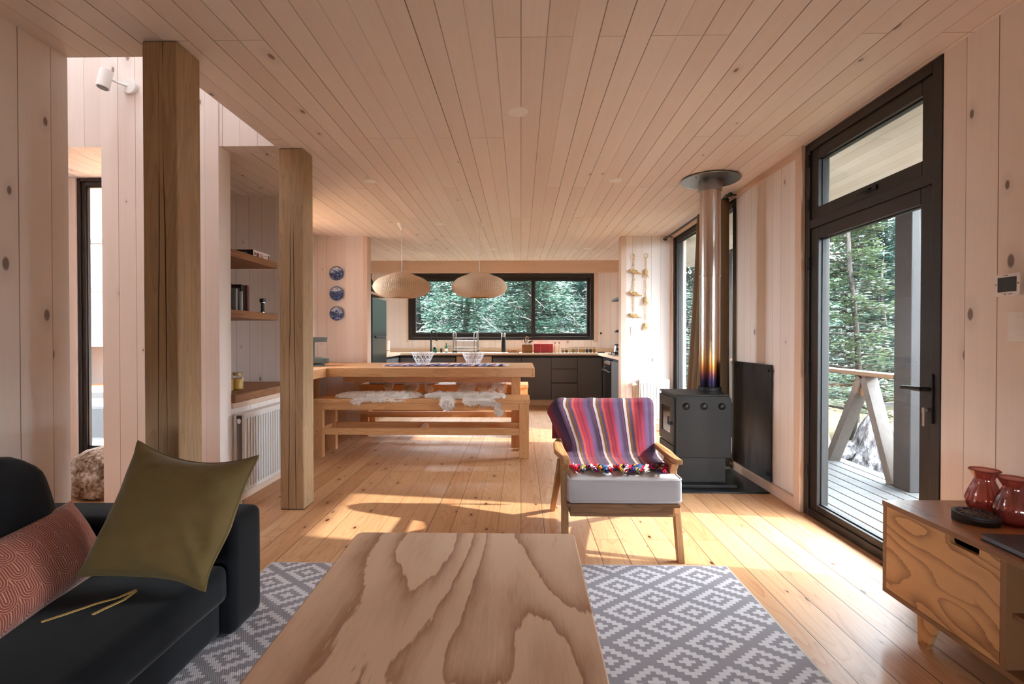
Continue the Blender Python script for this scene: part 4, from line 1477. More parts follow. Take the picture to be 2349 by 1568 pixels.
for k, ((cl, hh, w_), nm) in enumerate(zip(bk_cols, names)):
    b_ = thing('book', nm + ' book standing on the lower niche shelf' + (', last of the row before the torch' if k == 9 else ''), 'book', (-2.2, y, 1.344), 'books on the lower shelf')
    xb = -2.115 if k % 3 else -2.10
    MB().box(xb - 0.15, xb, y, y + w_, 1.3445, 1.344 + hh).build('cover', plain('book_' + nm.replace(' ', '_'), S(*cl), 0.5), b_, bevel=0.0015)
    MB().box(xb - 0.149, xb - 0.01, y + 0.003, y + w_ - 0.003, 1.344 + hh, 1.344 + hh + 0.0008).build('pages', plain('paper', S(214, 202, 184), 0.8), b_)
    y += w_ + 0.0035
t = thing('flashlight', 'small black flashlight standing on the lower shelf', 'flashlight', (-2.10, 3.98, 1.344))
b = MB().lathe([(0.018, 0.0), (0.018, 0.012), (0.013, 0.02), (0.013, 0.078), (0.022, 0.088), (0.022, 0.118)], (-2.10, 3.97, 1.3445), 22)
b.build('body', M['black'], t, True)
b = MB().lathe([(0.0225, 0.082), (0.0225, 0.088)], (-2.10, 3.97, 1.344), 22, False, False)
b.lathe([(0.0185, 0.006), (0.0185, 0.010)], (-2.10, 3.97, 1.344), 22, False, False)
b.build('metal_ring', M['chrome'], t, True)
M['jar_glass'] = glass('jar_glass', (0.95, 0.96, 0.94, 1), 0.02)
M['honey'] = plain('yellow_preserve', S(206, 160, 66), 0.4)
for lab, x, y_ in (('glass jar of yellow preserve on the niche worktop, right of two', -2.13, 3.66), ('glass jar of yellow preserve on the niche worktop, left of two and half hidden', -2.13, 3.53)):
    t = thing('preserve_jar', lab, 'jar', (x, y_, 0.756), 'jars in the niche')
    MB().lathe([(0.035, 0.0), (0.042, 0.006), (0.042, 0.095), (0.036, 0.104), (0.034, 0.112)], (x, y_, 0.756), 26, True, False).build('glass', M['jar_glass'], t, True)
    MB().lathe([(0.034, 0.003), (0.0395, 0.008), (0.0395, 0.085), (0.001, 0.086)], (x, y_, 0.756), 26, True, True).build('contents', M['honey'], t, True)
    MB().lathe([(0.037, 0.108), (0.038, 0.112), (0.038, 0.128), (0.034, 0.130), (0.001, 0.130)], (x, y_, 0.756), 26, True, True).build('lid', plain('jar_lid', S(168, 150, 110), 0.35, 0.6), t, True)

# ================================================================== PLATES
def delft(seed):
    n = NT('blue_painted_china')
    x, y, z = n.sep(n.obj())
    v = n.comb(n.m('ADD', x, seed * 3.1), n.m('MULTIPLY', z, 1.6), seed)
    a = n.noise(v, 26.0, 5, 0.65, 0.4)
    b = n.noise(v, 9.0, 2)
    r = n.m('SQRT', n.m('ADD', n.m('MULTIPLY', x, x), n.m('MULTIPLY', z, z)))
    sky = n.step(n.m('ADD', z, n.m('MULTIPLY', n.m('SUBTRACT', b, 0.5), 0.08)), 0.0, 0.05)
    t = n.m('SUBTRACT', n.m('MULTIPLY', a, 1.2), n.m('MULTIPLY', n.m('SUBTRACT', 1.0, sky), 0.2))
    c = n.ramp(t, [(0.32, S(26, 40, 90)), (0.44, S(64, 92, 152)), (0.53, S(140, 166, 208)), (0.64, S(222, 228, 236))])
    c = n.mix(n.step(r, 0.072, 0.08), c, S(60, 84, 136))
    return n.fin(c, 0.2, 0, 0.6)
for k, (z, lab) in enumerate(((1.94, 'blue and white painted plate on the wall, topmost of three'), (1.691, 'blue and white painted plate on the wall, middle of three'), (1.443, 'blue and white painted plate on the wall, lowest of three'))):
    t = thing('wall_plate', lab, 'plate', (-2.284, 6.085, z), 'delft style plates in a column')
    b = MB()
    b.lathe([(0.001, 0.006), (0.055, 0.008), (0.064, 0.014), (0.088, 0.020), (0.089, 0.018), (0.06, 0.004), (0.001, 0.0)], (0, 0, 0), 40, False, False)
    b.v = [(-2.284 + p[0], 6.086 - p[2] - 0.002, z + p[1]) for p in b.v]
    weld(b.build('dish', delft(k), t, True, angle=60))
    b = MB()
    for a in (0.5, 2.6, 3.7, 5.7):
        b.tube([(-2.284 + 0.085 * cos(a), 6.068, z + 0.085 * sin(a)), (-2.284 + 0.092 * cos(a), 6.066, z + 0.092 * sin(a)), (-2.284 + 0.092 * cos(a), 6.086, z + 0.092 * sin(a))], 0.0015, 5)
    b.build('wire_hanger', M['steel'], t)
# ================================================================== DINING TABLE, BENCHES, COUNTER
t = thing('dining_table', 'chunky pine dining table with a thick top, under the pendant lamps', 'table', (-0.9, 5.4, 0))
MB().box(-1.945, 0.138, 4.90, 5.93, 0.752, 0.842).build('tabletop', M['pine_x'], t, bevel=0.004)
for y in (5.12, 5.62):
    MB().box(-0.10, -0.005, y, y + 0.095, 0.0, 0.752).build('leg', M['pine_z'], t, bevel=0.003)
MB().box(-0.085, -0.02, 5.215, 5.62, 0.655, 0.752).build('cross_rail', M['pine_y'], t, bevel=0.003)
MB().box(-1.94, -0.085, 5.33, 5.42, 0.66, 0.752).build('under_beam', M['pine_x'], t, bevel=0.003)
b = MB()
for x in (-1.925, 0.115):
    for z in (0.775, 0.80, 0.822):
        b.cyl((x, 4.9005, z), (x, 4.8985, z), 0.004, n=8)
b.build('peg', M['cab_edge'], t)
t = thing('side_counter', 'pine counter along the dining wall, joined to the table end', 'counter', (-2.26, 5.2, 0))
MB().box(-2.562, -1.95, 4.455, 6.065, 0.752, 0.84).build('counter_top', M['pine_y'], t, bevel=0.004)
MB().box(-2.55, -2.49, 4.50, 6.03, 0.0, 0.752).build('support_panel', M['pine_z'], t)

def bench(label, y0, y1, x0, x1, zt, group):
    t = thing('bench', label, 'bench', ((x0 + x1) / 2, (y0 + y1) / 2, 0), group)
    MB().box(x0, x1, y0, y1, zt - 0.038, zt).build('seat', M['pine_x'], t, bevel=0.003)
    lw, ld = 0.093, 0.062
    for xa in (x0 + 0.008, x1 - 0.008 - lw):
        for ya in (y0 + 0.01, y1 - 0.01 - ld):
            MB().box(xa, xa + lw, ya, ya + ld, 0.0, zt - 0.038).build('leg', M['pine_z'], t, bevel=0.003)
    for ya in (y0 + 0.018, y1 - 0.018 - 0.045):
        MB().box(x0 + 0.10, x1 - 0.10, ya, ya + 0.045, zt - 0.104, zt - 0.038).build('apron', M['pine_x'], t, bevel=0.003)
        MB().box(x0 + 0.10, x1 - 0.10, ya, ya + 0.045, 0.217, 0.281).build('stretcher', M['pine_x'], t, bevel=0.003)
    for xa in (x0 + 0.02, (x0 + x1) / 2 - 0.03, x1 - 0.07):
        MB().box(xa, xa + 0.05, y0 + 0.0635, y1 - 0.0635, 0.222, 0.276).build('cross_bar', M['pine_y'], t, bevel=0.003)
    b = MB()
    for xa in (x0 + 0.05, x1 - 0.05):
        for z in (0.05, 0.25, zt - 0.02):
            b.cyl((xa, y0 + 0.0104 if z < .5 else y0, z), (xa, y0 + 0.008 if z < .5 else y0 - .001, z), 0.004, n=8)
    for xa in (x0 + 0.1, x0 + .6, (x0 + x1) / 2, x1 - .5):
        b.cyl((xa, y0 + 0.0005, zt - 0.02), (xa, y0 - 0.0008, zt - 0.02), 0.003, n=8)
    b.build('peg', M['cab_edge'], t)
    return t
bench('long pine bench on the near side of the dining table', 4.652, 5.068, -1.997, 0.085, 0.56, 'dining benches')
bench('long pine bench on the far side of the dining table, towards the kitchen', 5.70, 6.062, -1.885, 0.085, 0.60, 'dining benches')

# ------------------------------------------------------------------ sheepskins
def fleece():
    n = NT('sheepskin_wool')
    a = n.noise(n.obj(), 30.0, 3)
    c = n.mix(a, S(252, 249, 246), S(240, 232, 226))
    m = n.fin(c, 0.95, 0, 0.1)
    tr = n.new('BsdfTranslucent')
    n.put(tr.inputs[0], S(246, 234, 224))
    mx = n.new('MixShader')
    mx.inputs[0].default_value = 0.2
    n.nt.links.new(n.b.outputs[0], mx.inputs[1])
    n.nt.links.new(tr.outputs[0], mx.inputs[2])
    n.nt.links.new(mx.outputs[0], n.out.inputs[0])
    return m
M['fleece'] = fleece()
def sheepskin(label, cx_, y0, y1, zt, hw, lobes, seed, flip=1):
    """pelt lying over a bench: runs from the back edge over the seat, lobes hanging over the front edge"""
    rn = random.Random(seed)
    t = thing('sheepskin', label, 'sheepskin', (cx_, (y0 + y1) / 2, zt), 'sheepskins on the benches')
    W = 80
    D = 22
    def hang(u):
        x = (u * 2 - 1) * hw
        h = 0.0
        for (c0, w_, d_) in lobes:
            k = max(0.0, 1 - abs((x - c0) / w_) ** 2.6)
            h = max(h, d_ * k ** 0.5)
        return h
    def ends(u):
        e = abs(u * 2 - 1)
        return (max(0.0, 1 - e ** 3.2)) ** 0.55
    def P(u, v):
        x = (u * 2 - 1) * hw
        q = mnoise.noise(Vector((u * 7, seed * 2.3, 0))) * 0.05
        yb = lerp((y0 + y1) / 2 + .02, y1 - 0.035 + q, ends(u))
        yf = lerp((y0 + y1) / 2 - .02, y0 + 0.015, ends(u) ** 0.6)
        h = hang(u)
        tot = (yb - yf) + h
        s_ = v * tot
        if s_ <= yb - yf:
            y = yb - s_; z = zt
            out = Vector((0, 0, 1))
        else:
            y = yf - 0.035 * min(1, (s_ - (yb - yf)) / 0.03); z = zt - (s_ - (yb - yf))
            out = Vector((0, -1, 0))
        edge = min(1.0, 6 * min(v, 1 - v), 7 * min(u, 1 - u))
        fl = 0.028 * edge ** 0.5 * (1 + 0.7 * mnoise.noise(Vector((x * 16, s_ * 16, seed)))) + 0.004
        p = Vector((cx_ + x * flip, y, z)) + out * fl
        return p, out
    b = MB()
    b.grid(lambda u, v: P(u, v)[0], W, D)
    o = b
    # wool locks
    vs, fs = [], []
    for i in range(9500):
        u, v = rn.uniform(0.012, .988), rn.uniform(0.0, 1.0)
        p, out = P(u, v)
        l = rn.uniform(0.012, 0.026)
        w_ = rn.uniform(0.0022, 0.0042)
        d = (out * 0.30 + Vector((rn.uniform(-.8, .8), rn.uniform(-.9, .35), rn.uniform(-.6, .5)))).normalized()
        if out.z > .5 and d.z < -0.1: d.z = 0.05
        if out.y < -.5 and d.y > -0.05: d.y = -0.1
        s_ = d.cross(out + Vector((rn.uniform(-.35, .35), rn.uniform(-.35, .35), rn.uniform(-.35, .35)))).normalized() * w_
        m0 = p - out * 0.006
        mid = p + d * l * 0.6
        tip = p + d * l + Vector((0, -0.002, -0.006))
        k = len(vs)
        vs += [m0 - s_, m0 + s_, mid + s_ * .8, mid - s_ * .8, tip]
        fs += [(k, k + 1, k + 2, k + 3), (k + 3, k + 2, k + 4)]
    b.add(vs, fs)
    b.build('wool_pelt', M['fleece'], t, True, angle=180)
    h = MB().grid(lambda u, v: P(u, v)[0] - P(u, v)[1] * (0.012 if 0.06 < u < 0.94 and 0.05 < v < .95 else 0.003), 40, 14)
    h.v = [(p[0], p[1], max(p[2], zt + 0.001) if p[1] > y0 else p[2]) for p in h.v]
    h.build('hide', plain('tanned_hide', S(196, 150, 108), 0.8), t, True, angle=180)
sheepskin('fluffy white sheepskin on the near bench, left one', -1.40, 4.652, 5.068, 0.561, 0.42, [(-0.155, 0.06, 0.045), (0.02, .2, .02), (0.22, .12, .022)], 1)
sheepskin('fluffy white sheepskin on the near bench, right one with long hanging lobes', -0.55, 4.652, 5.068, 0.561, 0.40, [(-0.145, 0.075, 0.10), (0.08, 0.085, 0.055), (0.345, 0.055, 0.165), (0.24, 0.11, 0.06)], 2)
sheepskin('cream sheepskin on the far bench, left one', -1.39, 5.70, 6.062, 0.601, 0.41, [(-0.14, 0.055, 0.075), (0.12, 0.09, 0.09), (0.33, 0.06, 0.09)], 3)
sheepskin('cream sheepskin on the far bench, right one in the sun', -0.47, 5.70, 6.062, 0.601, 0.30, [(-0.17, 0.12, 0.10), (0.08, 0.12, 0.075), (0.24, .05, .085)], 4)

# ------------------------------------------------------------------ on the table
def runner_mat():
    n = NT('striped_cotton_runner')
    u, v, _ = n.sep(n.uv())
    c = n.ramp(n.m('FRACT', n.m('MULTIPLY', u, 5.0)), [(0, S(92, 108, 170)), (0.2, S(226, 222, 228)), (0.3, S(120, 132, 186)), (0.5, S(196, 110, 120)), (0.6, S(232, 226, 228)), (0.75, S(70, 84, 140)), (0.9, S(214, 180, 190))], 'CONSTANT')
    return n.fin(c, 0.9, 0, 0.1)
t = thing('table_runner', 'blue, red and white striped runner laid along the dining table', 'table runner', (-0.75, 5.35, 0.842))
def run(u, v):
    x = lerp(-1.44, -0.17, u); y = lerp(5.16, 5.52, v)
    return (x, y, 0.8435 + 0.007 + 0.004 * sin(u * 60 + v * 3) * (0.4 + abs(v - .5)) + 0.003 * mnoise.noise(Vector((x * 9, y * 9, 0))))
MB().grid(run, 90, 12).build('cloth', runner_mat(), t, True, solid=0.003, angle=180)
b = MB()
rn = random.Random(9)
for x, s_ in ((-0.168, 1), (-1.442, -1)):
    for i in range(26):
        y = lerp(5.165, 5.515, i / 25)
        b.tube([(x, y, 0.848), (x + s_ * 0.018, y + rn.uniform(-.006, .006), 0.850), (x + s_ * rn.uniform(.03, .045), y + rn.uniform(-.01, .01), 0.8455)], 0.0018, 5)
b.build('fringe', M['white_plastic'], t)
M['wire_white'] = plain('white_wire', S(238, 236, 238), 0.4)
for lab, x, y in (('white wire geometric basket on the runner, left of two', -1.065, 5.33), ('white wire geometric basket on the runner, right of two', -0.516, 5.33)):
    t = thing('wire_basket', lab, 'basket', (x, y, 0.853), 'wire baskets on the table')
    z0 = 0.8595
    lev = [(0.063, 0.002), (0.088, 0.047), (0.108, 0.09), (0.122, 0.126)]
    NS = 12
    def nd(l, k):
        a = 2 * pi * (k + (0.5 if l % 2 else 0)) / NS
        return Vector((x + lev[l][0] * cos(a), y + lev[l][0] * sin(a), z0 + lev[l][1]))
    b = MB()
    for l in range(4):
        b.tube([nd(l, k) for k in range(NS)], 0.0034 if l == 3 else 0.0027, 6, closed=True)
    b.build('ring_wires', M['wire_white'], t, True)
    b = MB()
    for l in range(3):
        for k in range(NS):
            for dk in ((0, -1) if l % 2 == 0 else (0, 1)):
                b.tube([nd(l, k), nd(l + 1, k + dk)], 0.0027, 6)
    for k in range(0, NS, 2):
        b.tube([nd(0, k), nd(0, k + NS // 2)], 0.0022, 5)
    b.build('lattice_wires', M['wire_white'], t, True)
M['tier'] = plain('grey_green_enamel', S(88, 100, 98), 0.4)
t = thing('tiered_stand', 'two-tier grey green tray stand on the side counter', 'serving stand', (-2.25, 5.3, 0.84))
b = MB()
b.lathe([(0.12, 0.841), (0.12, 0.858), (0.045, 0.866)], (-2.25, 5.3, 0), 36)
b.build('foot', M['tier'], t, True)
for z, r, nm in ((0.872, 0.16, 'lower'), (1.098, 0.142, 'upper')):
    MB().lathe([(0.001, z), (r - .004, z), (r, z + 0.004), (r + 0.002, z + 0.052), (r - 0.003, z + 0.052), (r - 0.006, z + 0.006), (0.001, z + 0.005)], (-2.25, 5.3, 0), 40, False, False).build('tray', M['tier'], t, True)
MB().cyl((-2.25, 5.3, 0.862), (-2.25, 5.3, 1.10), 0.014, n=18).build('stem', M['tier'], t, True)

# ================================================================== KITCHEN
CF = 8.27
def cabinet(label, x0, x1, drawers=None, door=True):
    t = thing('base_cabinet', label, 'cabinet', ((x0 + x1) / 2, 8.55, 0.0), 'dark grey base cabinets')
    MB().box(x0, x1, CF + 0.022, 8.86, 0.10, 0.832).build('carcass', M['cab_edge'], t)
    if drawers:
        for z0, z1 in drawers:
            MB().box(x0 + 0.004, x1 - 0.004, CF, CF + 0.021, z0, z1).build('drawer', M['cab'], t, bevel=0.0015)
    else:
        MB().box(x0 + 0.004, x1 - 0.004, CF, CF + 0.021, 0.102, 0.803).build('door', M['cab'], t, bevel=0.0015)
    MB().box(x0, x1, CF + 0.05, CF + 0.065, 0.0, 0.10).build('plinth', M['worktop'], t)
cabinet('dark grey cabinet below the tap, left of the dishwasher', -2.04, -1.10)
cabinet('dark grey cabinet just right of the dishwasher', -0.48, 0.011)
cabinet('dark grey cabinet left of the drawer stack', 0.011, 0.51)
cabinet('dark grey cabinet of three drawers under the red tins', 0.51, 0.946, [(0.102, 0.372), (0.390, 0.611), (0.622, 0.803)])
cabinet('dark grey corner cabinet right of the drawer stack', 0.946, 1.36)
M['dish_front'] = plain('dishwasher_pale', S(196, 172, 150), 0.4)
t = thing('dishwasher', 'dishwasher with a pale front panel, between the grey cabinets', 'dishwasher', (-0.79, 8.5, 0))
MB().box(-1.09, -0.49, CF + 0.022, 8.86, 0.02, 0.83).build('housing', M['cab_edge'], t)
MB().box(-1.085, -0.495, CF - 0.002, CF + 0.021, 0.10, 0.72).build('door', M['dish_front'], t, bevel=0.003)
b = MB().box(-1.085, -0.495, CF - 0.002, CF + 0.021, 0.725, 0.826)
b.build('control_panel', M['dish_front'], t, bevel=0.003)
for x in (-1.02, -0.96, -0.62, -0.58, -0.54):
    MB().cyl((x, CF - 0.002, 0.775), (x, CF - 0.006, 0.775), 0.008, n=12).build('button', M['steel'], t, True)
# left return
t = thing('base_cabinet', 'dark grey cabinet between the fridge and the window corner', 'cabinet', (-2.35, 7.8, 0), 'dark grey base cabinets')
MB().box(-2.715, -2.065, 7.29, 8.86, 0.10, 0.832).build('carcass', M['cab_edge'], t)
MB().box(-2.064, -2.044, 7.292, 7.75, 0.102, 0.803).build('door', M['cab'], t, bevel=0.0015)
MB().box(-2.064, -2.044, 7.754, 8.245, 0.102, 0.803).build('door', M['cab'], t, bevel=0.0015)
MB().box(-2.12, -2.10, 7.292, 8.25, 0.0, 0.10).build('plinth', M['worktop'], t)
# right return with the oven
t = thing('base_cabinet', 'dark grey cabinet end at the right, nearer than the oven', 'cabinet', (1.6, 6.8, 0), 'dark grey base cabinets')
MB().box(1.325, 1.94, 6.32, 7.13, 0.10, 0.832).build('carcass', M['cab_edge'], t)
MB().box(1.305, 1.325, 6.322, 7.128, 0.102, 0.803).build('door', M['cab'], t, bevel=0.0015)
MB().box(1.36, 1.38, 6.32, 7.13, 0.0, 0.10).build('plinth', M['worktop'], t)
t = thing('base_cabinet', 'dark grey filler cabinet in the corner beyond the oven', 'cabinet', (1.6, 8.0, 0), 'dark grey base cabinets')
MB().box(1.385, 1.94, 7.74, 8.86, 0.10, 0.832).build('carcass', M['cab_edge'], t)
MB().box(1.365, 1.385, 7.742, 8.26, 0.102, 0.803).build('door', M['cab'], t, bevel=0.0015)
t = thing('oven', 'built-in black glass oven under the hob', 'oven', (1.6, 7.43, 0.1))
MB().box(1.325, 1.94, 7.135, 7.735, 0.02, 0.83).build('housing', M['cab_edge'], t)
MB().box(1.303, 1.325, 7.14, 7.73, 0.70, 0.822).build('control_panel', plain('oven_black', S(26, 25, 26), 0.25), t, bevel=0.002)
for y in (7.25, 7.36, 7.47, 7.58):
    MB().lathe([(0.022, 0), (0.021, 0.02), (0.019, 0.024), (0.001, 0.025)], (0, 0, 0), 18).build('knob', M['chrome'], t, True)
    o = t.children[-1]
    o.rotation_euler = (0, -pi / 2, 0)
    o.location = Vector((1.303, y, 0.765)) - Vector((1.6, 7.43, 0.1)) + Matrix.Rotation(-pi / 2, 3, 'Y') @ Vector((1.6, 7.43, 0.1))
MB().box(1.305, 1.325, 7.14, 7.73, 0.13, 0.69).build('door', plain('oven_glass', S(22, 21, 22), 0.1, 0, 0.7), t, bevel=0.002)
b = MB().cyl((1.27, 7.17, 0.645), (1.27, 7.70, 0.645), 0.011, n=14)
for y in (7.2, 7.67):
    b.cyl((1.27, y, 0.645), (1.306, y, 0.645), 0.007, n=10)
b.build('handle', M['chrome'], t, True)

b = MB()
b.prism([(-2.715, 7.28), (-2.03, 7.28), (-2.03, 8.255), (1.29, 8.255), (1.29, 6.30), (1.945, 6.30), (1.945, 8.865), (-2.715, 8.865)], 'z', 0.845, 0.882)
wt = b.build('worktop', M['worktop'], bevel=0.003)
tag(wt, 'pale continuous kitchen worktop running under the window', 'worktop')
b = MB()
b.box(-2.715, 1.945, 8.852, 8.866, 0.8825, 0.95)
sp = b.build('splashback', M['worktop'])
tag(sp, 'low pale upstand along the back of the worktop', 'splashback')

# fridge
M['fridge'] = plain('fridge_grey_steel', S(92, 96, 92), 0.32, 0.75, 0.5, 0.03)
t = thing('fridge', 'tall grey steel fridge freezer beside the plates wall', 'fridge', (-2.35, 6.92, 0))
MB().box(-2.70, -2.055, 6.575, 7.262, 0.03, 1.69).build('cabinet_body', plain('fridge_side', S(176, 160, 152), 0.4, 0.2), t, bevel=0.004)
MB().box(-2.05, -1.99, 6.577, 7.26, 1.165, 1.69).build('upper_door', M['fridge'], t, bevel=0.006)
MB().box(-2.05, -1.99, 6.577, 7.26, 0.06, 1.140).build('lower_door', M['fridge'], t, bevel=0.006)
b = MB().box(-1.995, -1.978, 6.70, 7.18, 1.142, 1.162)
b.box(-2.05, -1.994, 6.577, 7.26, 1.141, 1.164)
b.build('handle', M['black'], t, bevel=0.002)
MB().box(-2.66, -2.08, 6.62, 7.22, 0.0, 0.03).build('feet_base', M['black'], t)
sh = MB().box(-2.715, -1.99, 6.24, 7.27, 1.728, 1.762).build('wall_shelf', M['trimw'], bevel=0.003)
tag(sh, 'pale shelf above the fridge with bottles on it', 'shelf')
M['bottle_green'] = plain('dark_green_glass', S(58, 76, 62), 0.12, 0, 0.6)
for k, (x, y) in enumerate(((-2.13, 6.42), (-2.10, 6.58), (-2.07, 6.75))):
    t = thing('bottle', ('dark green bottle on the shelf above the fridge, left of three', 'dark green bottle on the shelf above the fridge, middle of three', 'dark green bottle on the shelf above the fridge, right of three, beside the red tin')[k], 'bottle', (x, y, 1.762), 'bottles above the fridge')
    MB().lathe([(0.034, 0.0), (0.038, 0.005), (0.038, 0.14), (0.03, 0.17), (0.015, 0.195), (0.014, 0.235), (0.001, 0.236)], (x, y, 1.7625), 22).build('glass', M['bottle_green'], t, True)
    MB().lathe([(0.0165, 0.232), (0.0165, 0.262), (0.001, 0.263)], (x, y, 1.762), 18).build('cap', M['black'], t, True)
t = MB().lathe([(0.05, 0), (0.052, 0.004), (0.052, 0.10), (0.05, 0.104), (0.001, 0.105)], (-2.06, 6.91, 1.7625), 26).build('tin', plain('red_enamel', S(176, 40, 40), 0.4), None, True)
tag(t, 'red tin on the shelf above the fridge', 'tin')

# things on the worktop
Z0 = 0.8825
t = thing('faucet', 'black gooseneck kitchen tap in front of the window', 'tap', (-1.575, 8.6, Z0))
MB().lathe([(0.026, 0), (0.024, 0.012), (0.018, 0.02), (0.001, 0.021)], (-1.575, 8.6, Z0), 18).build('base', M['black'], t, True)
b = MB()
pa = [(-1.575, 8.6, Z0 + 0.01), (-1.575, 8.6, 1.17)]
for i in range(11):
    a = pi - pi * i / 10
    pa.append((-1.525 + 0.05 * cos(a), 8.6 - 0.03 * i / 10, 1.19 + 0.085 * sin(a)))
pa += [(-1.475, 8.57, 1.10)]
b.tube(pa, 0.0125, 12)
b.build('spout', M['black'], t, True)
MB().tube([(-1.475, 8.57, 1.11), (-1.475, 8.57, 1.085)], 0.016, 12).build('nozzle', M['black'], t, True)
t = thing('soap_bottle', 'dark green pump soap bottle by the tap', 'bottle', (-1.49, 8.6, Z0))
MB().lathe([(0.030, 0), (0.034, 0.004), (0.034, 0.075), (0.018, 0.095), (0.013, 0.10), (0.001, 0.1)], (-1.49, 8.5, Z0), 20).build('body', plain('green_soap', S(24, 66, 52), 0.25), t, True)
b = MB().cyl((-1.49, 8.5, Z0 + .10), (-1.49, 8.5, Z0 + .145), 0.006, n=10)
b.tube([(-1.50, 8.5, Z0 + .146), (-1.525, 8.5, Z0 + .142)], 0.006, 8)
b.build('pump', M['white_plastic'], t, True)
MB().lathe([(0.0345, 0.02), (0.0345, 0.06)], (-1.49, 8.5, Z0), 20, False, False).build('paper_label', plain('soap_label', S(30, 110, 84), 0.5), t, True)
t = MB().lathe([(0.018, 0), (0.02, 0.07), (0.018, 0.07), (0.016, 0.004), (0.001, 0.004)], (-1.385, 8.55, Z0), 18, True, False).build('cup', M['black'], None, True)
tag(t, 'small black cup between soap bottle and green bottle', 'cup')
t = thing('dish_soap_bottle', 'slim light green bottle next to the drying rack', 'bottle', (-1.30, 8.55, Z0))
MB().lathe([(0.022, 0), (0.026, 0.004), (0.026, 0.08), (0.014, 0.115), (0.009, 0.135), (0.001, 0.136)], (-1.30, 8.55, Z0), 18).build('body', plain('green_liquid', S(64, 140, 104), 0.25), t, True)
MB().lathe([(0.010, 0.134), (0.010, 0.155), (0.005, 0.172), (0.001, 0.172)], (-1.30, 8.55, Z0), 14).build('cap', plain('cap_green', S(40, 110, 80), 0.4), t, True)
MB().lathe([(0.0265, 0.02), (0.0265, 0.07)], (-1.30, 8.55, Z0), 18, False, False).build('paper_label', M['white_plastic'], t, True)

t = thing('dish_rack', 'two-level steel dish drying rack in front of the window', 'dish rack', (-0.96, 8.58, Z0))
M['rack'] = plain('rack_steel', S(150, 144, 140), 0.3, 0.9)
for x in (-1.165, -0.755):
    b = MB()
    b.tube([(x, 8.47, Z0 + 0.012), (x, 8.47, 1.20), (x, 8.50, 1.235), (x, 8.58, 1.24), (x, 8.66, 1.235), (x, 8.69, 1.20), (x, 8.69, Z0 + .012)], 0.0085, 10)
    b.tube([(x + (.05 if x < -.9 else -.05), 8.47, Z0 + 0.012), (x + (.05 if x < -.9 else -.05), 8.47, 1.20), (x + (.03 if x < -.9 else -.03), 8.48, 1.235), (x, 8.50, 1.236)], 0.0085, 10)
    b.build('side_frame', M['rack'], t, True)
for z in (0.925, 1.085):
    b = MB()
    b.tube([(-1.165, 8.47, z), (-0.755, 8.47, z), (-0.755, 8.69, z), (-1.165, 8.69, z)], 0.005, 8, closed=True)
    b.tube([(-1.165, 8.47, z + .05), (-0.755, 8.47, z + .05)], 0.004, 8)
    for i in range(15):
        x = lerp(-1.11, -0.81, i / 14)
        b.tube([(x, 8.47, z + .05), (x, 8.475, z), (x, 8.69, z), (x, 8.69, z + .05)], 0.0028, 6)
    b.build('wire_shelf', M['rack'], t, True)
b = MB()
for x in (-1.165, -1.115, -0.755, -0.805):
    b.lathe([(0.014, 0), (0.016, 0.006), (0.013, 0.03)], (x, 8.47, Z0 + .0005), 12)
for x in (-1.165, -0.755):
    b.lathe([(0.014, 0), (0.016, 0.006), (0.013, 0.03)], (x, 8.69, Z0 + .0005), 12)
b.build('rubber_feet', M['black'], t, True)
b = MB()
for k in range(5):
    b.tube([(-1.21 - .012 * k, 8.46, 1.02), (-1.21 - .012 * k, 8.46, 0.95)], 0.0025, 6)
b.box(-1.27, -1.19, 8.455, 8.49, 0.945, 0.95)
b.tube([(-1.165, 8.47, 0.99), (-1.21, 8.462, 0.99)], 0.003, 6)
b.build('cutlery_caddy', M['rack'], t)

t = thing('pepper_mill', 'tall black cylindrical mill with a steel top', 'mill', (-0.302, 8.5, Z0))
MB().lathe([(0.036, 0), (0.037, 0.004), (0.037, 0.262), (0.035, 0.266)], (-0.302, 8.5, Z0), 24).build('body', M['black'], t, True)
MB().lathe([(0.034, 0.266), (0.034, 0.335), (0.030, 0.34), (0.001, 0.34)], (-0.302, 8.5, Z0), 24).build('steel_top', M['chrome'], t, True)
MB().lathe([(0.0375, 0.0), (0.0375, 0.012)], (-0.302, 8.5, Z0), 24, False, False).build('steel_foot', M['chrome'], t, True)
M['wick'] = timber('wicker', 'x', S(160, 106, 62), S(110, 68, 38), ring=0.4)
t = thing('wooden_tray', 'low brown wooden tray beside the black mill', 'tray', (-0.125, 8.5, Z0))
b = MB()
b.box(-0.222, -0.028, 8.44, 8.56, Z0, Z0 + 0.01)
b.box(-0.222, -0.028, 8.44, 8.45, Z0 + .01, Z0 + 0.028)
b.box(-0.222, -0.028, 8.55, 8.56, Z0 + .01, Z0 + 0.028)
b.box(-0.222, -0.21, 8.45, 8.55, Z0 + .01, Z0 + 0.055)
b.box(-0.04, -0.028, 8.45, 8.55, Z0 + .01, Z0 + 0.055)
b.build('tray_body', M['wick'], t, bevel=0.002)
b = MB()
for x in (-0.16, -0.125, -0.09):
    b.lathe([(0.014, 0), (0.015, 0.035), (0.001, 0.036)], (x, 8.49, Z0 + .0105), 12)
b.build('small_bowls', plain('wood_bowl', S(176, 122, 72), 0.5), t, True)
t = thing('utensil_basket', 'square wicker basket full of cutlery', 'basket', (0.107, 8.5, Z0))
b = MB()
for (x0, x1, y0, y1) in ((0.018, 0.198, 8.42, 8.432), (0.018, 0.198, 8.558, 8.57), (0.018, 0.03, 8.432, 8.558), (0.186, 0.198, 8.432, 8.558)):
    b.box(x0, x1, y0, y1, Z0, 1.022)
b.box(0.03, 0.186, 8.432, 8.558, Z0, Z0 + 0.012)
b.build('basket_body', M['wick'], t, bevel=0.003)
b = MB()
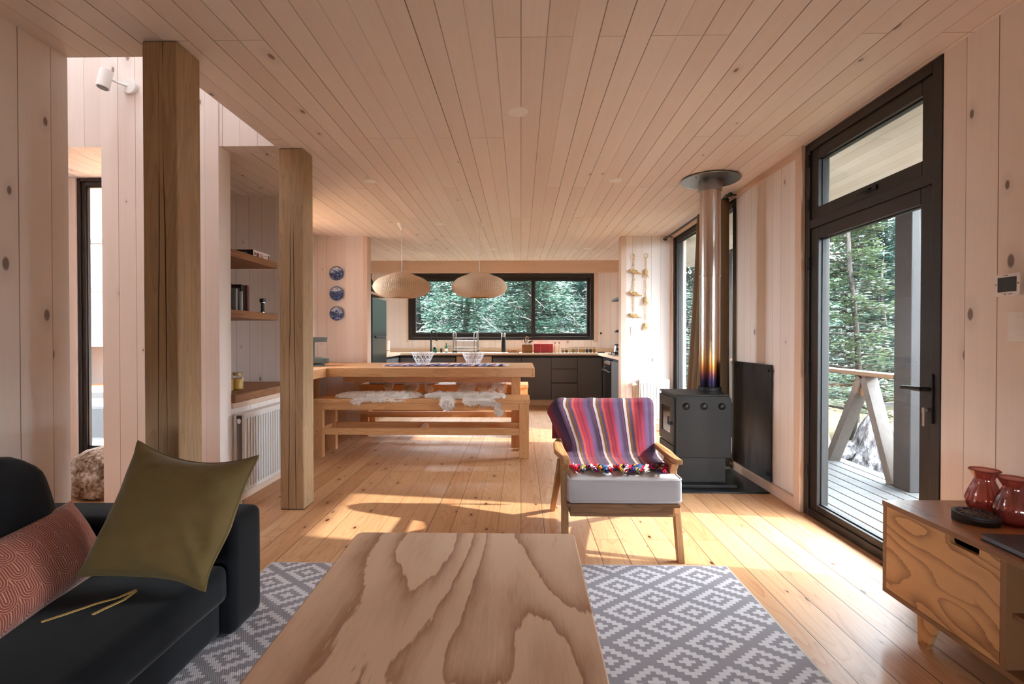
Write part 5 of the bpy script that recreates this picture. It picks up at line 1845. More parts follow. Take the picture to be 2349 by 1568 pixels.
b.tube([(0.095, 8.5, 0.99)] + [(0.103 + 0.022 * cos(pi - pi * i / 8), 8.5, 1.13 + 0.03 * sin(pi * i / 8)) for i in range(9)] + [(0.115, 8.5, 0.99)], 0.005, 8)
b.build('handle', M['straw'], t, True)
rn = random.Random(3)
for k in range(18):
    x, y = rn.uniform(0.045, 0.17), rn.uniform(8.445, 8.545)
    dx, dy = rn.uniform(-.035, .035), rn.uniform(-.03, .02)
    zt = rn.uniform(1.05, 1.10)
    b = MB()
    b.tube([(x, y, 0.96), (x + dx * .7, y + dy * .7, zt - 0.03)], 0.0028, 6)
    b.sphere((x + dx, y + dy, zt), (0.011, 0.004, 0.018), 8, 6)
    sp_ = b.build('spoon' if k % 2 else 'fork', M['chrome'] if k % 4 else M['black'], None, True)
    tag(sp_, 'piece of cutlery standing in the wicker basket on the worktop', 'cutlery', 'cutlery in the wicker basket')
M['redtin'] = plain('red_tin', S(176, 34, 40), 0.45)
for k, (x0, x1) in enumerate(((0.222, 0.331), (0.337, 0.439), (0.445, 0.548))):
    t = thing('storage_tin', ('red square storage tin next to the cutlery basket', 'red square storage tin, middle of three', 'red square storage tin next to the milk bottles')[k], 'tin', ((x0 + x1) / 2, 8.5, Z0), 'red tins')
    MB().box(x0, x1, 8.445, 8.555, Z0, 1.015).build('body', M['redtin'], t, bevel=0.004)
    MB().box(x0 - .001, x1 + .001, 8.444, 8.556, 1.016, 1.036).build('lid', M['redtin'], t, bevel=0.004)
M['milk'] = plain('milk_white_ceramic', S(236, 214, 196), 0.3)
for k, x in enumerate((0.59, 0.657)):
    t = thing('milk_bottle', ('white ceramic bottle with a dark stopper, next to the red tins', 'white ceramic bottle with a dark stopper, nearer the spice jars')[k], 'bottle', (x, 8.5, Z0), 'white bottles')
    MB().lathe([(0.026, 0), (0.03, 0.004), (0.03, 0.075), (0.022, 0.11), (0.0125, 0.135), (0.012, 0.16), (0.014, 0.162), (0.001, 0.163)], (x, 8.5, Z0), 22).build('body', M['milk'], t, True)
    MB().lathe([(0.013, 0.16), (0.013, 0.176), (0.001, 0.177)], (x, 8.5, Z0), 14).build('stopper', plain('cork_dark', S(84, 48, 38), 0.7), t, True)
fill = [(150, 130, 120), (92, 78, 62), (214, 190, 160), (150, 120, 84), (176, 160, 142), (188, 140, 70), (170, 140, 100), (66, 80, 84), (90, 72, 52), (170, 126, 66)]
nmf = ['pale grey', 'dark brown', 'cream', 'tan', 'beige', 'golden', 'light brown', 'slate', 'brown', 'amber']
for k, x in enumerate((0.723, 0.785, 0.844, 0.902, 0.959, 1.024, 1.080, 1.139, 1.198, 1.26)):
    sm = k < 2
    hh = 0.058 if sm else 0.085
    t = thing('spice_jar', 'spice jar with ' + nmf[k] + ' contents, number %s in the row from the milk bottles' % ['one', 'two', 'three', 'four', 'five', 'six', 'seven', 'eight', 'nine', 'ten'][k], 'jar', (x, 8.5, Z0), 'spice jars on the worktop')
    MB().lathe([(0.021, 0), (0.0255, 0.004), (0.0255, hh - .012), (0.02, hh)], (x, 8.5, Z0), 20, True, False).build('glass', M['jar_glass'], t, True)
    MB().lathe([(0.020, 0.002), (0.0235, 0.006), (0.0235, hh * .72), (0.001, hh * .74)], (x, 8.5, Z0), 20, True, True).build('contents', plain('spice_' + nmf[k].replace(' ', '_'), S(*fill[k]), 0.8, 0, .2, .3, 150), t, True)
    MB().lathe([(0.0225, hh - .002), (0.0225, hh + .014), (0.001, hh + .015)], (x, 8.5, Z0), 20).build('lid', plain('jar_lid_steel', S(170, 156, 140), 0.35, 0.7), t, True)
t = MB().prism([(p[0], p[1]) for p in rounded(1.315, 1.44, 8.44, 8.56, 0.02, 4)], 'z', Z0, Z0 + 0.014).build('trivet', M['black'], None, bevel=0.002)
tag(t, 'flat black trivet on the worktop right of the spice jars', 'trivet')
t = thing('gas_hob', 'black gas hob on the right-hand worktop', 'hob', (1.6, 7.5, Z0))
MB().box(1.36, 1.88, 7.17, 7.75, Z0, Z0 + 0.012).build('hob_plate', plain('hob_black', S(26, 25, 26), 0.2), t, bevel=0.003)
for x in (1.48, 1.75):
    for y in (7.30, 7.60):
        b = MB().lathe([(0.045, 0.012), (0.045, 0.022), (0.03, 0.026), (0.001, 0.026)], (x, y, Z0), 20)
        b.build('burner', M['black'], t, True)
        b = MB()
        b.box(x - .09, x + .09, y - .005, y + .005, Z0 + .03, Z0 + .04)
        b.box(x - .005, x + .005, y - .09, y + .09, Z0 + .03, Z0 + .04)
        for a, c_ in ((-.088, 0), (.088, 0), (0, -.088), (0, .088)):
            b.box(x + a - .005, x + a + .005, y + c_ - .005, y + c_ + .005, Z0 + .012, Z0 + .03)
        b.build('pan_support', M['black'], t)
t = thing('blender', 'black and silver blender with a glass jug in the right corner of the kitchen', 'blender', (1.565, 8.1, Z0))
bx_, by_ = 1.585, 8.05
MB().lathe([(0.075, 0), (0.08, 0.006), (0.076, 0.04), (0.066, 0.10), (0.055, 0.135), (0.055, 0.15)], (bx_, by_, Z0), 28).build('motor_base', M['steel'], t, True)
b = MB().cyl((bx_ - .02, by_ - .064, Z0 + .075), (bx_ - .024, by_ - .082, Z0 + .072), 0.024, n=20)
b.lathe([(0.081, 0.0), (0.082, 0.012), (0.079, 0.02)], (bx_, by_, Z0), 28, False, False)
b.lathe([(0.057, 0.128), (0.058, 0.152), (0.05, 0.155)], (bx_, by_, Z0), 28, False, True)
b.build('dial_and_trim', M['black'], t, True)
MB().lathe([(0.042, 0.155), (0.052, 0.20), (0.06, 0.345)], (bx_, by_, Z0), 28, True, False).build('jug', M['jar_glass'], t, True)
MB().lathe([(0.064, 0.345), (0.065, 0.365), (0.05, 0.375), (0.03, 0.39), (0.001, 0.39)], (bx_, by_, Z0), 28).build('lid', M['black'], t, True)
MB().tube([(bx_ + .05, by_, Z0 + .33), (bx_ + .1, by_, Z0 + .32), (bx_ + .1, by_, Z0 + .2), (bx_ + .05, by_, Z0 + .19)], 0.008, 8).build('handle', M['black'], t, True)
t = thing('range_hood', 'slanted stainless range hood on the right kitchen wall', 'range hood', (1.8, 7.45, 1.72))
b = MB()
b.hexa([(1.42, 7.15, 1.705), (1.945, 7.15, 1.705), (1.945, 7.75, 1.705), (1.42, 7.75, 1.705)], [(1.42, 7.15, 1.735), (1.945, 7.15, 1.735), (1.945, 7.75, 1.735), (1.42, 7.75, 1.735)])
b.build('rim', M['black'], t, bevel=0.002)
b = MB()
b.hexa([(1.425, 7.155, 1.735), (1.945, 7.155, 1.735), (1.945, 7.745, 1.735), (1.425, 7.745, 1.735)], [(1.78, 7.33, 1.93), (1.945, 7.33, 1.93), (1.945, 7.57, 1.93), (1.78, 7.57, 1.93)])
b.build('canopy', M['steel'], t)
MB().box(1.78, 1.945, 7.33, 7.57, 1.93, 2.455).build('chimney', M['steel'], t)
t = thing('canister', 'white canister on the worktop beside the fridge', 'canister', (-2.32, 8.5, Z0))
MB().lathe([(0.05, 0), (0.052, 0.004), (0.052, 0.175)], (-2.30, 8.4, Z0), 24).build('body', M['milk'], t, True)
MB().lathe([(0.054, 0.176), (0.054, 0.20), (0.05, 0.204), (0.001, 0.204)], (-2.30, 8.4, Z0), 24).build('lid', M['milk'], t, True)
MB().lathe([(0.0525, 0.034), (0.0525, 0.042)], (-2.30, 8.4, Z0), 24, False, False).build('dark_band', M['wick'], t, True)
t = thing('pull_cord', 'thin pull cord with a dark knob on the kitchen wall', 'cord', (1.434, 8.865, 1.22))
MB().cyl((1.434, 8.863, 1.21), (1.434, 8.863, 0.96), 0.0015, n=6).build('cord', M['steel'], t)
MB().lathe([(0.004, 0.02), (0.013, 0.008), (0.014, -.004), (0.008, -.014), (0.001, -.015)], (1.434, 8.855, 1.22), 14).build('knob', M['black'], t, True)
# ================================================================== SIDEBOARD AND WHAT STANDS ON IT
s = thing('sideboard', 'low plywood media sideboard at the right edge, with a cut-out handle', 'sideboard', (1.65, 1.3, 0))
X0, X1, Y0, Y1 = 1.47, 1.842, 0.40, 2.02
MB().box(X0 - 0.002, X1, Y0, Y1, 0.472, 0.490).build('top', [M['ply_top']], s)
MB().box(X0 - 0.0035, X0 - 0.002, Y0, Y1, 0.472, 0.490).build('top_edge', M['ply_edge'], s)
MB().box(X0, X1, Y0, Y1, 0.122, 0.140).build('bottom', M['ply_edge'], s)
MB().box(X0, X1, Y1 - 0.018, Y1, 0.140, 0.472).build('end_panel', M['ply_edge'], s)
MB().box(X0, X1, Y0, Y0 + 0.018, 0.140, 0.472).build('end_panel', M['ply_edge'], s)
MB().box(X0, X1 - 0.012, 1.512, 1.53, 0.140, 0.472).build('divider', M['ply_edge'], s)
MB().box(X1 - 0.012, X1 - 0.002, Y0 + .018, Y1 - .018, 0.140, 0.472).build('back', M['ply_top'], s)
MB().box(X0 + 0.02, X1 - 0.012, Y0 + .018, 1.512, 0.300, 0.314).build('shelf', M['ply_edge'], s)
# flap door with a rounded finger slot in its upper edge
d_ = MB()
def slot_outline():
    ya, yb, za, zb = 1.5315, Y1 - 0.0195, 0.142, 0.470
    r = 0.012
    pts = [(ya, za), (yb, za), (yb, zb), (1.712, zb)]
    for i in range(6):
        a = pi / 2 * i / 5
        pts.append((1.712 - r + r * cos(a) - 0.0, 0.446 + r - r * sin(a)))
    for i in range(6):
        a = pi / 2 * i / 5
        pts.append((1.600 + r - r * sin(a), 0.446 + r - r * cos(a)))
    pts += [(1.600, zb), (ya, zb)]
    return pts
d_.prism(slot_outline(), 'x', X0, X0 + 0.018)
dd = d_.build('flap_door', M['ply_side'], s)
for yy, lean in ((1.83, 0.055), (0.60, -0.055)):
    for xx in (X0 + 0.022, X1 - 0.05):
        b = MB().prism([(yy - 0.045, 0.122), (yy + 0.045, 0.122), (yy + 0.012 + lean * .5, 0.0), (yy - 0.028 + lean * .5, 0.0)][::-1], 'x', xx, xx + 0.02)
        weld(b.build('leg', M['ply_side'], s, bevel=0.002))

def pink_glass():
    n = NT('pink_pressed_glass')
    n.nt.nodes.remove(n.b)
    tr = n.new('BsdfTransparent')
    lw = n.new('LayerWeight')
    lw.inputs[0].default_value = 0.4
    n.put(tr.inputs[0], n.mix(lw.outputs['Facing'], S(240, 204, 198), S(206, 140, 134)))
    gl = n.new('BsdfGlossy')
    gl.inputs['Roughness'].default_value = 0.05
    df = n.new('BsdfDiffuse')
    n.put(df.inputs[0], S(176, 96, 92))
    m1 = n.new('MixShader'); m1.inputs[0].default_value = 0.10
    n.nt.links.new(tr.outputs[0], m1.inputs[1]); n.nt.links.new(df.outputs[0], m1.inputs[2])
    m2 = n.new('MixShader'); m2.inputs[0].default_value = 0.10
    n.nt.links.new(m1.outputs[0], m2.inputs[1]); n.nt.links.new(gl.outputs[0], m2.inputs[2])
    n.nt.links.new(m2.outputs[0], n.out.inputs[0])
    return n.mat
M['pink'] = pink_glass()
for lab, x, y in (('pink fluted glass vase on the sideboard, farther of two', 1.73, 1.865), ('pink fluted glass vase on the sideboard, nearer of two', 1.728, 1.755)):
    v = thing('glass_vase', lab, 'vase', (x, y, 0.4905), 'pink glass vases')
    prof = [(0.032, 0.0), (0.042, 0.008), (0.052, 0.034), (0.056, 0.052), (0.050, 0.075), (0.036, 0.112), (0.028, 0.130), (0.030, 0.138), (0.042, 0.160), (0.044, 0.164)]
    inner = [(r - 0.003, z + (0.003 if z < 0.02 else 0)) for r, z in prof[::-1]]
    flute = lambda r, z, a: r * (1 + 0.028 * cos(a * 14) * smooth(0.0, 0.05, z) * (1 - smooth(0.135, 0.15, z)) + 0.02 * cos(a * 7) * smooth(0.14, 0.16, z))
    MB().lathe(prof + inner, (x, y, 0.491), 84, True, True, flute).build('fluted_body', M['pink'], v, True, angle=180)
    MB().tube([(x + 0.044 * (1 + .02 * cos(7 * a * pi / 42)) * cos(a * pi / 42), y + 0.044 * (1 + .02 * cos(7 * a * pi / 42)) * sin(a * pi / 42), 0.491 + 0.164) for a in range(84)], 0.003, 6, closed=True).build('rim', M['pink'], v, True)
M['darkwood'] = plain('dark_wood_coaster', S(46, 34, 32), 0.6)
cx_, cy_ = 1.63, 1.79
for k in range(4):
    z = 0.4905 + k * 0.0078
    c_ = thing('coaster', ('dark round coaster, bottom of the stack on the sideboard', 'dark round coaster, second from the bottom of the stack', 'dark round coaster, third from the bottom of the stack', 'dark round coaster with a cut flower pattern, top of the stack')[k], 'coaster', (cx_, cy_, z), 'stack of coasters')
    b = MB()
    if k < 3:
        b.lathe([(0.064, 0), (0.066, 0.001), (0.066, 0.0065), (0.064, 0.0075)], (cx_, cy_, z), 48)
        b.build('disc', M['darkwood'], c_, True)
    else:
        b.lathe([(0.055, 0), (0.066, 0), (0.066, 0.0075), (0.055, 0.0075), (0.055, 0)], (cx_, cy_, z), 48, False, False)
        b.build('rim', M['darkwood'], c_, True)
        b = MB()
        for q in range(8):
            a = q * pi / 4
            for rr, r0 in ((0.043, 0.011), (0.022, 0.0075)):
                b.tube([(cx_ + rr * cos(a + (0.39 if rr < .03 else 0)) + r0 * cos(t * pi / 8), cy_ + rr * sin(a + (0.39 if rr < .03 else 0)) + r0 * sin(t * pi / 8), z + 0.0048) for t in range(16)], 0.0026, 6, closed=True)
            b.tube([(cx_ + .006 * cos(a), cy_ + .006 * sin(a), z + .0048), (cx_ + .056 * cos(a + .39), cy_ + .056 * sin(a + .39), z + .0048)], 0.002, 5)
        b.lathe([(0.01, 0.003), (0.01, 0.0075)], (cx_, cy_, z), 16)
        plabel(b.build('fretwork', plain('coaster_worn_edge', S(96, 78, 72), 0.6), c_, True), 'cut-out flower fretwork')
bk2 = thing('book', 'large dark hardcover book lying on the sideboard', 'book', (1.60, 1.50, 0.4905))
b = MB()
b.prism([(1.50, 1.628), (1.487, 1.33), (1.70, 1.33), (1.71, 1.61)], 'z', 0.508, 0.511)
b.prism([(1.50, 1.628), (1.487, 1.33), (1.70, 1.33), (1.71, 1.61)], 'z', 0.4907, 0.4937)
b.build('cover', plain('dark_book_cover', S(34, 33, 36), 0.4), bk2)
MB().prism([(1.503, 1.624), (1.490, 1.333), (1.697, 1.333), (1.707, 1.606)], 'z', 0.4937, 0.508).build('pages', plain('grey_pages', S(120, 120, 128), 0.7), bk2)
b = MB()
rn = random.Random(4)
for k in range(12):
    a = rn.uniform(0, 6.28)
    px, py = rn.uniform(1.56, 1.66), rn.uniform(1.42, 1.56)
    b.tube([(px + 0.03 * cos(a + j * .3) * j / 5, py + 0.03 * sin(a + j * .3) * j / 5, 0.5112) for j in range(6)], 0.0012, 4)
b.build('cover_pattern', plain('cover_print_grey', S(84, 84, 90), 0.5), bk2)

# ================================================================== HALL: POUF
def pouf_mat():
    n = NT('shaggy_mottled_wool')
    x, y, z = n.sep(n.obj())
    a = n.noise(n.obj(), 38.0, 4, 0.7)
    b = n.noise(n.obj(), 9.0, 2)
    top_ = n.m('ADD', a, n.m('MULTIPLY', n.m('SUBTRACT', b, 0.5), 0.8))
    c = n.ramp(top_, [(0.3, S(98, 74, 54)), (0.5, S(166, 146, 130)), (0.68, S(220, 214, 212))])
    n.bump(a, 0.9, 0.02)
    return n.fin(c, 0.95, 0, 0.1)
t = thing('pouf', 'shaggy brown and grey pouf in the hall by the left window', 'pouf', (-3.02, 3.565, 0))
b = MB()
b.lathe([(0.20, 0.0), (0.25, 0.03), (0.27, 0.12), (0.265, 0.20), (0.23, 0.28), (0.16, 0.325), (0.08, 0.345), (0.001, 0.35)], (0, 0, 0.001), 64, True, True, lambda r, z, a: r * (1 + 0.018 * mnoise.noise(Vector((cos(a) * 6, sin(a) * 6, z * 20)))))
b.v = [(-3.02 + p[0], 3.567 + p[1] * 0.80, p[2]) for p in b.v]
b.build('cover', pouf_mat(), t, True, angle=180)
# ================================================================== OUTDOORS
def earth():
    n = NT('dry_forest_floor')
    a = n.noise(n.obj(), 3.0, 5, 0.65)
    b = n.noise(n.obj(), 40.0, 3)
    c = n.ramp(n.m('ADD', n.m('MULTIPLY', a, 0.7), n.m('MULTIPLY', b, 0.3)), [(0.3, S(52, 46, 34)), (0.5, S(84, 74, 56)), (0.7, S(112, 100, 80))])
    x, y, z = n.sep(n.obj())
    wood = n.step(n.m('ADD', y, n.m('MULTIPLY', a, 6.0)), 13.0, 19.0)
    f = n.noise(n.obj(), 2.2, 5, 0.7)
    c = n.mix(wood, c, n.ramp(f, [(0.35, S(16, 26, 20)), (0.55, S(48, 70, 54)), (0.7, S(96, 122, 98))]))
    n.bump(b, 0.6, 0.03)
    return n.fin(c, 0.95, 0, 0.1)
M['earth'] = earth()
g = MB()
def gr(u, v):
    x, y = lerp(-40, 50, u), lerp(-25, 60, v)
    far = 8.0 * smooth(30, 52, y) + 3.0 * smooth(22, 45, x)
    return (x, y, -0.45 + 0.10 * mnoise.noise(Vector((x * .3, y * .3, 0))) * (1 if (x > 4 or y > 10 or x < -6) else 0.2) + far)
struct(g.grid(gr, 90, 85).build('ground', M['earth'], None, True, angle=180))

M['deck'] = timber('deck_boards', 'y', S(68, 68, 69), S(50, 50, 51), freq=40, ring=0.2, rough=0.7)
b = MB()
x = 2.0
while x < 3.16:
    b.box(x, x + 0.112, -1.0, 9.5, -0.085, -0.06)
    x += 0.1225
d_ = struct(b.build('deck', M['deck'], bevel=0.003))
b = MB()
for y in (-0.9, 1.2, 3.3, 5.4, 7.5, 9.4):
    b.box(2.0, 3.2, y, y + 0.05, -0.2, -0.085)
b.box(3.15, 3.2, -1.0, 9.5, -0.2, -0.086)
struct(b.build('deck_joists', M['post']))
b = MB()
b.box(1.99, 3.22, -2.0, 9.0, 2.42, 2.46)
struct(b.build('porch_soffit', M['soffit']))
b = MB()
b.box(1.99, 3.25, -2.0, 9.0, 2.46, 2.56)
b.box(3.18, 3.22, -2.0, 9.0, 2.40, 2.46)
struct(b.build('porch_roof', M['post']))
M['darkpost'] = timber('dark_stained_post', 'z', S(34, 31, 33), S(20, 18, 19), freq=50, ring=0.3, crack=S(26, 22, 22), rough=0.6)
for lab, x, y in (('dark timber porch post standing on the deck, seen through the door', 3.02, 3.87), ('porch post farther along the deck, seen through the tall window', 3.03, 7.15)):
    p = thing('porch_post', lab, 'post', (x + .08, y + .08, -0.06), 'porch posts')
    MB().box(x, x + 0.16, y, y + 0.175, -0.059, 2.42).build('shaft', M['darkpost'], p, bevel=0.006)
M['rail'] = timber('railing_wood', 'y', S(120, 94, 72), S(84, 62, 46), freq=60, ring=0.25)
M['brace'] = timber('brace_wood', 'z', S(84, 77, 73), S(56, 50, 47), freq=60, ring=0.25)
rt = thing('deck_railing', 'wooden deck railing with V-shaped braces', 'railing', (3.07, 5.6, -0.06))
MB().box(3.01, 3.15, 4.045, 7.15, 0.808, 0.845).build('top_rail', M['rail'], rt, bevel=0.004)
for ya, yb in ((4.09, 4.42), (4.92, 4.46), (4.98, 5.44), (5.95, 5.5), (6.0, 6.46), (6.98, 6.52)):
    MB().beam((3.08, ya, -0.06), (3.08, yb, 0.79), 0.07, 0.11, up=(1, 0, 0)).build('brace', M['brace'], rt, bevel=0.004)
for y in (4.44, 5.47, 6.49):
    MB().box(3.05, 3.11, y - 0.045, y + 0.045, 0.62, 0.808).build('stub_post', M['rail'], rt, bevel=0.003)
# low fence beyond the deck
ft = thing('low_fence', 'low dark two-rail fence beyond the deck', 'fence', (7.6, 9.45, -0.4))
for z in (-0.12, 0.06):
    MB().beam((6.2, 9.3, z), (9.0, 9.6, z), 0.05, 0.08).build('rail', M['darkpost'], ft)
for x in (6.25, 7.6, 8.9):
    MB().box(x, x + 0.08, 9.30 + (x - 6.2) * .107, 9.39 + (x - 6.2) * .107, -0.5, 0.16).build('post', M['darkpost'], ft)

# old stump
def stump_mat():
    n = NT('grey_weathered_stump')
    x, y, z = n.sep(n.obj())
    a = n.noise(n.comb(n.m('MULTIPLY', x, 16.0), n.m('MULTIPLY', y, 16.0), n.m('MULTIPLY', z, 3.0)), 1.0, 4, 0.65)
    c = n.ramp(a, [(0.32, S(24, 22, 22)), (0.48, S(78, 76, 78)), (0.66, S(136, 134, 136))])
    n.bump(a, 0.9, 0.03)
    return n.fin(c, 0.9, 0, 0.1)
t = thing('tree_stump', 'grey weathered tree stump beside the deck, beyond the porch door', 'stump', (4.15, 5.85, -0.45))
def stf(r, z, a):
    k = 1 + 0.22 * mnoise.noise(Vector((cos(a) * 2.2, sin(a) * 2.2, z * 1.2))) + 0.10 * cos(a * 5 + z * 3) + 0.09 * mnoise.noise(Vector((cos(a) * 7, sin(a) * 7, z * 2)))
    return r * k
b = MB()
b.lathe([(0.56, -0.1), (0.48, 0.0), (0.36, 0.10), (0.27, 0.24), (0.20, 0.40), (0.145, 0.55), (0.085, 0.66), (0.03, 0.74), (0.004, 0.78)], (0, 0, 0), 72, True, True, stf)
b.v = [(4.15 + p[0] - p[2] * 0.02, 5.85 + p[1] - p[2] * 0.05, -0.45 + p[2]) for p in b.v]
b.build('trunk_base', stump_mat(), t, True, angle=180)
rn = random.Random(8)
for k in range(7):
    a = rn.uniform(2.2, 5.6)
    b = MB()
    pa = [(4.15 + cos(a) * q, 5.85 + sin(a) * q, -0.30 + 0.12 * (1 - i / 4) - 0.10 * i / 4) for i, q in enumerate((0.2, 0.38, 0.55, 0.7, 0.85))]
    b.tube(pa, [0.09, 0.075, 0.06, 0.045, 0.02], 8)
    b.build('root', stump_mat() if k == 0 else bpy.data.materials['grey_weathered_stump'], t, True)

# ------------------------------------------------------------------ trees
def leaf_mat(name, ca, cb):
    n = NT(name)
    oi = n.new('ObjectInfo').outputs['Random']
    a = n.noise(n.obj(), 1.6, 2)
    w_ = n.noise(n.obj(), 14.0, 2)
    c = n.mix(n.m('ADD', n.m('MULTIPLY', a, 0.5), n.m('MULTIPLY', w_, 0.5)), cb, ca)
    m = n.fin(c, 0.45, 0, 0.4)
    tr = n.new('BsdfTranslucent')
    n.put(tr.inputs[0], c)
    mx = n.new('MixShader')
    mx.inputs[0].default_value = 0.3
    n.nt.links.new(n.b.outputs[0], mx.inputs[1])
    n.nt.links.new(tr.outputs[0], mx.inputs[2])
    n.nt.links.new(mx.outputs[0], n.out.inputs[0])
    return m
M['leaf'] = leaf_mat('forest_leaves', S(76, 106, 90), S(26, 42, 34))
M['leaf2'] = leaf_mat('sunny_leaves', S(86, 100, 70), S(38, 50, 34))
M['leaf3'] = leaf_mat('blue_green_needles', S(54, 78, 70), S(18, 32, 29))
M['bark'] = timber('forest_bark', 'z', S(66, 59, 55), S(26, 23, 22), freq=22, ring=0.3, rough=0.9)

M['twig'] = plain('bleached_twigs', S(112, 102, 95), 0.8, 0, 0.1, 0.3, 20)
def make_tree(mats, loc, hgt, base, spread, nb, nl, leaf, seed, label, group, trunk_r=0.14, flat=0.35, top_pow=0.8, vs_=0.045, dead=0):
    rn = random.Random(seed)
    t = thing('forest_tree', label, 'tree', loc, group)
    L = Vector(loc)
    b = MB()
    pa = [L + Vector((0.12 * sin(i * .7 + seed), 0.12 * cos(i * .5 + seed) - 0.12, hgt * i / 8)) for i in range(9)]
    b.tube(pa, [trunk_r * (1 - 0.09 * i) for i in range(9)], 9)
    vs, fs = [], []
    for k in range(nb):
        f = ((k + rn.random()) / nb)
        z = lerp(base, hgt, f)
        ln = spread * (1 - f ** top_pow * 0.85) * rn.uniform(0.65, 1.1)
        a = k * 2.399 + rn.uniform(-.4, .4)
        d = Vector((cos(a), sin(a), rn.uniform(-.05, .22)))
        s_ = Vector((-sin(a), cos(a), 0))
        o = L + Vector((0, 0, z))
        droop = rn.uniform(0.05, 0.2)
        ends = []
        br = [o + d * ln * q - Vector((0, 0, droop * ln * q * q)) for q in (0, .33, .66, 1)]
        b.tube(br, [0.022, 0.016, 0.010, 0.004], 5)
        for j in range(nl):
            q = rn.random() ** 0.65
            w_ = (0.42 * ln) * (1.05 - q * 0.7) * rn.uniform(-1, 1)
            p = o + d * ln * (q + 0.05) - Vector((0, 0, droop * ln * q * q)) + s_ * w_
            p += Vector((rn.uniform(-.05, .05), rn.uniform(-.05, .05), rn.gauss(0, vs_) - abs(w_) * 0.12))
            e1 = (d + s_ * (0.9 if w_ > 0 else -0.9) + Vector((rn.uniform(-.5, .5), rn.uniform(-.5, .5), rn.uniform(-flat, flat)))).normalized()
            e2 = e1.cross(Vector((rn.uniform(-flat, flat), rn.uniform(-flat, flat), 1))).normalized()
            l_ = leaf * rn.uniform(0.6, 1.3)
            i0 = len(vs)
            vs += [p, p + e1 * l_ * .5 + e2 * l_ * .26, p + e1 * l_, p + e1 * l_ * .5 - e2 * l_ * .26]
            fs.append((i0, i0 + 1, i0 + 2, i0 + 3))
    b.build('trunk', M['bark'], t, True, angle=180)
    if dead:
        db = MB()
        for k in range(dead):
            a = rn.uniform(0, 6.283)
            z = rn.uniform(0.6, 3.6)
            q = rn.uniform(0.3, spread * 0.95)
            p = L + Vector((cos(a) * q, sin(a) * q, z))
            d = Vector((rn.uniform(-1, 1), rn.uniform(-1, 1), rn.uniform(-.7, .7))).normalized()
            l_ = rn.uniform(0.3, 0.8)
            db.tube([p, p + d * l_ * .5 + Vector((rn.uniform(-.1, .1), 0, rn.uniform(-.08, .12))), p + d * l_], [0.009, 0.006, 0.002], 4)
        db.build('dead_branches', M['twig'], t)
    fm = MB().add(vs, fs)
    fm.build('foliage', mats, t)
    return t
lk = 'dense green forest tree filling the kitchen window'
gk = 'trees behind the kitchen window'
k1 = make_tree(M['leaf'], (0.2, 12.6, -0.4), 6.0, 0.15, 2.15, 120, 250, 0.13, 1, lk, gk, vs_=0.12, dead=110)
k2 = make_tree(M['leaf3'], (-4.3, 13.0, -0.4), 6.5, 0.2, 2.2, 120, 250, 0.14, 2, lk, gk, vs_=0.13, dead=90)
for proto, (x, y, r_, s_) in ((k2, (4.6, 13.2, 1.0, 1.0)), (k1, (-2.1, 17.2, 2.1, 1.0)), (k2, (2.5, 17.4, 3.3, 1.05)), (k1, (-6.9, 17.8, 4.4, 1.1)), (k1, (7.2, 18.0, 5.2, 1.0)), (k2, (-4.6, 22.2, 0.4, 1.2)), (k2, (0.4, 22.4, 2.4, 1.2)), (k1, (5.4, 23.2, 3.0, 1.2)), (k1, (-9.8, 23.2, 0.2, 1.2)), (k2, (-2.2, 30.4, 5.1, 1.4)), (k1, (4.2, 29.2, 1.1, 1.5)), (k1, (-8.4, 29.4, 4.0, 1.5)),
                             ):
    c_ = copy_tree(proto)
    c_.location = (x, y, -0.4)
    c_.rotation_euler = (0, 0, r_)
    c_.scale = (s_, s_, s_)
for proto, (x, y, r_, s_) in ((k2, (9.4, 13.6, 2.6, 0.9)), (k1, (13.6, 17.6, 4.6, 1.0)), (k2, (10.4, 23.6, 0.9, 1.0)), (k1, (18.4, 24.2, 3.9, 1.2)), (k2, (16.6, 30.4, 5.6, 1.5)), (k1, (24.6, 31.0, 1.6, 1.5))):
    c_ = copy_tree(proto)
    c_.location = (x, y, -0.4)
    c_.rotation_euler = (0, 0, r_)
    c_.scale = (s_, s_, s_)
    c_['label'] = 'dense dark forest tree beyond the porch'
    c_['group'] = 'dense trees beyond the deck'
lr = 'sparse tall forest tree against the bright sky beyond the porch'
gr_ = 'trees beyond the deck'
r1 = make_tree(M['leaf3'], (14.6, 22.0, -0.4), 11.0, 3.0, 1.7, 60, 120, 0.17, 5, lr, gr_, 0.16)
for (x, y, r_, s_) in ((10.9, 18.4, 3.1, 0.9), (18.2, 20.2, 2.2, 1.0), (21.0, 28.6, 4.1, 1.0), (11.0, 28.6, 1.9, 1.1)):
    c_ = copy_tree(r1)
    c_.location = (x, y, -0.4)
    c_.rotation_euler = (0, 0, r_)
    c_.scale = (s_, s_, s_)
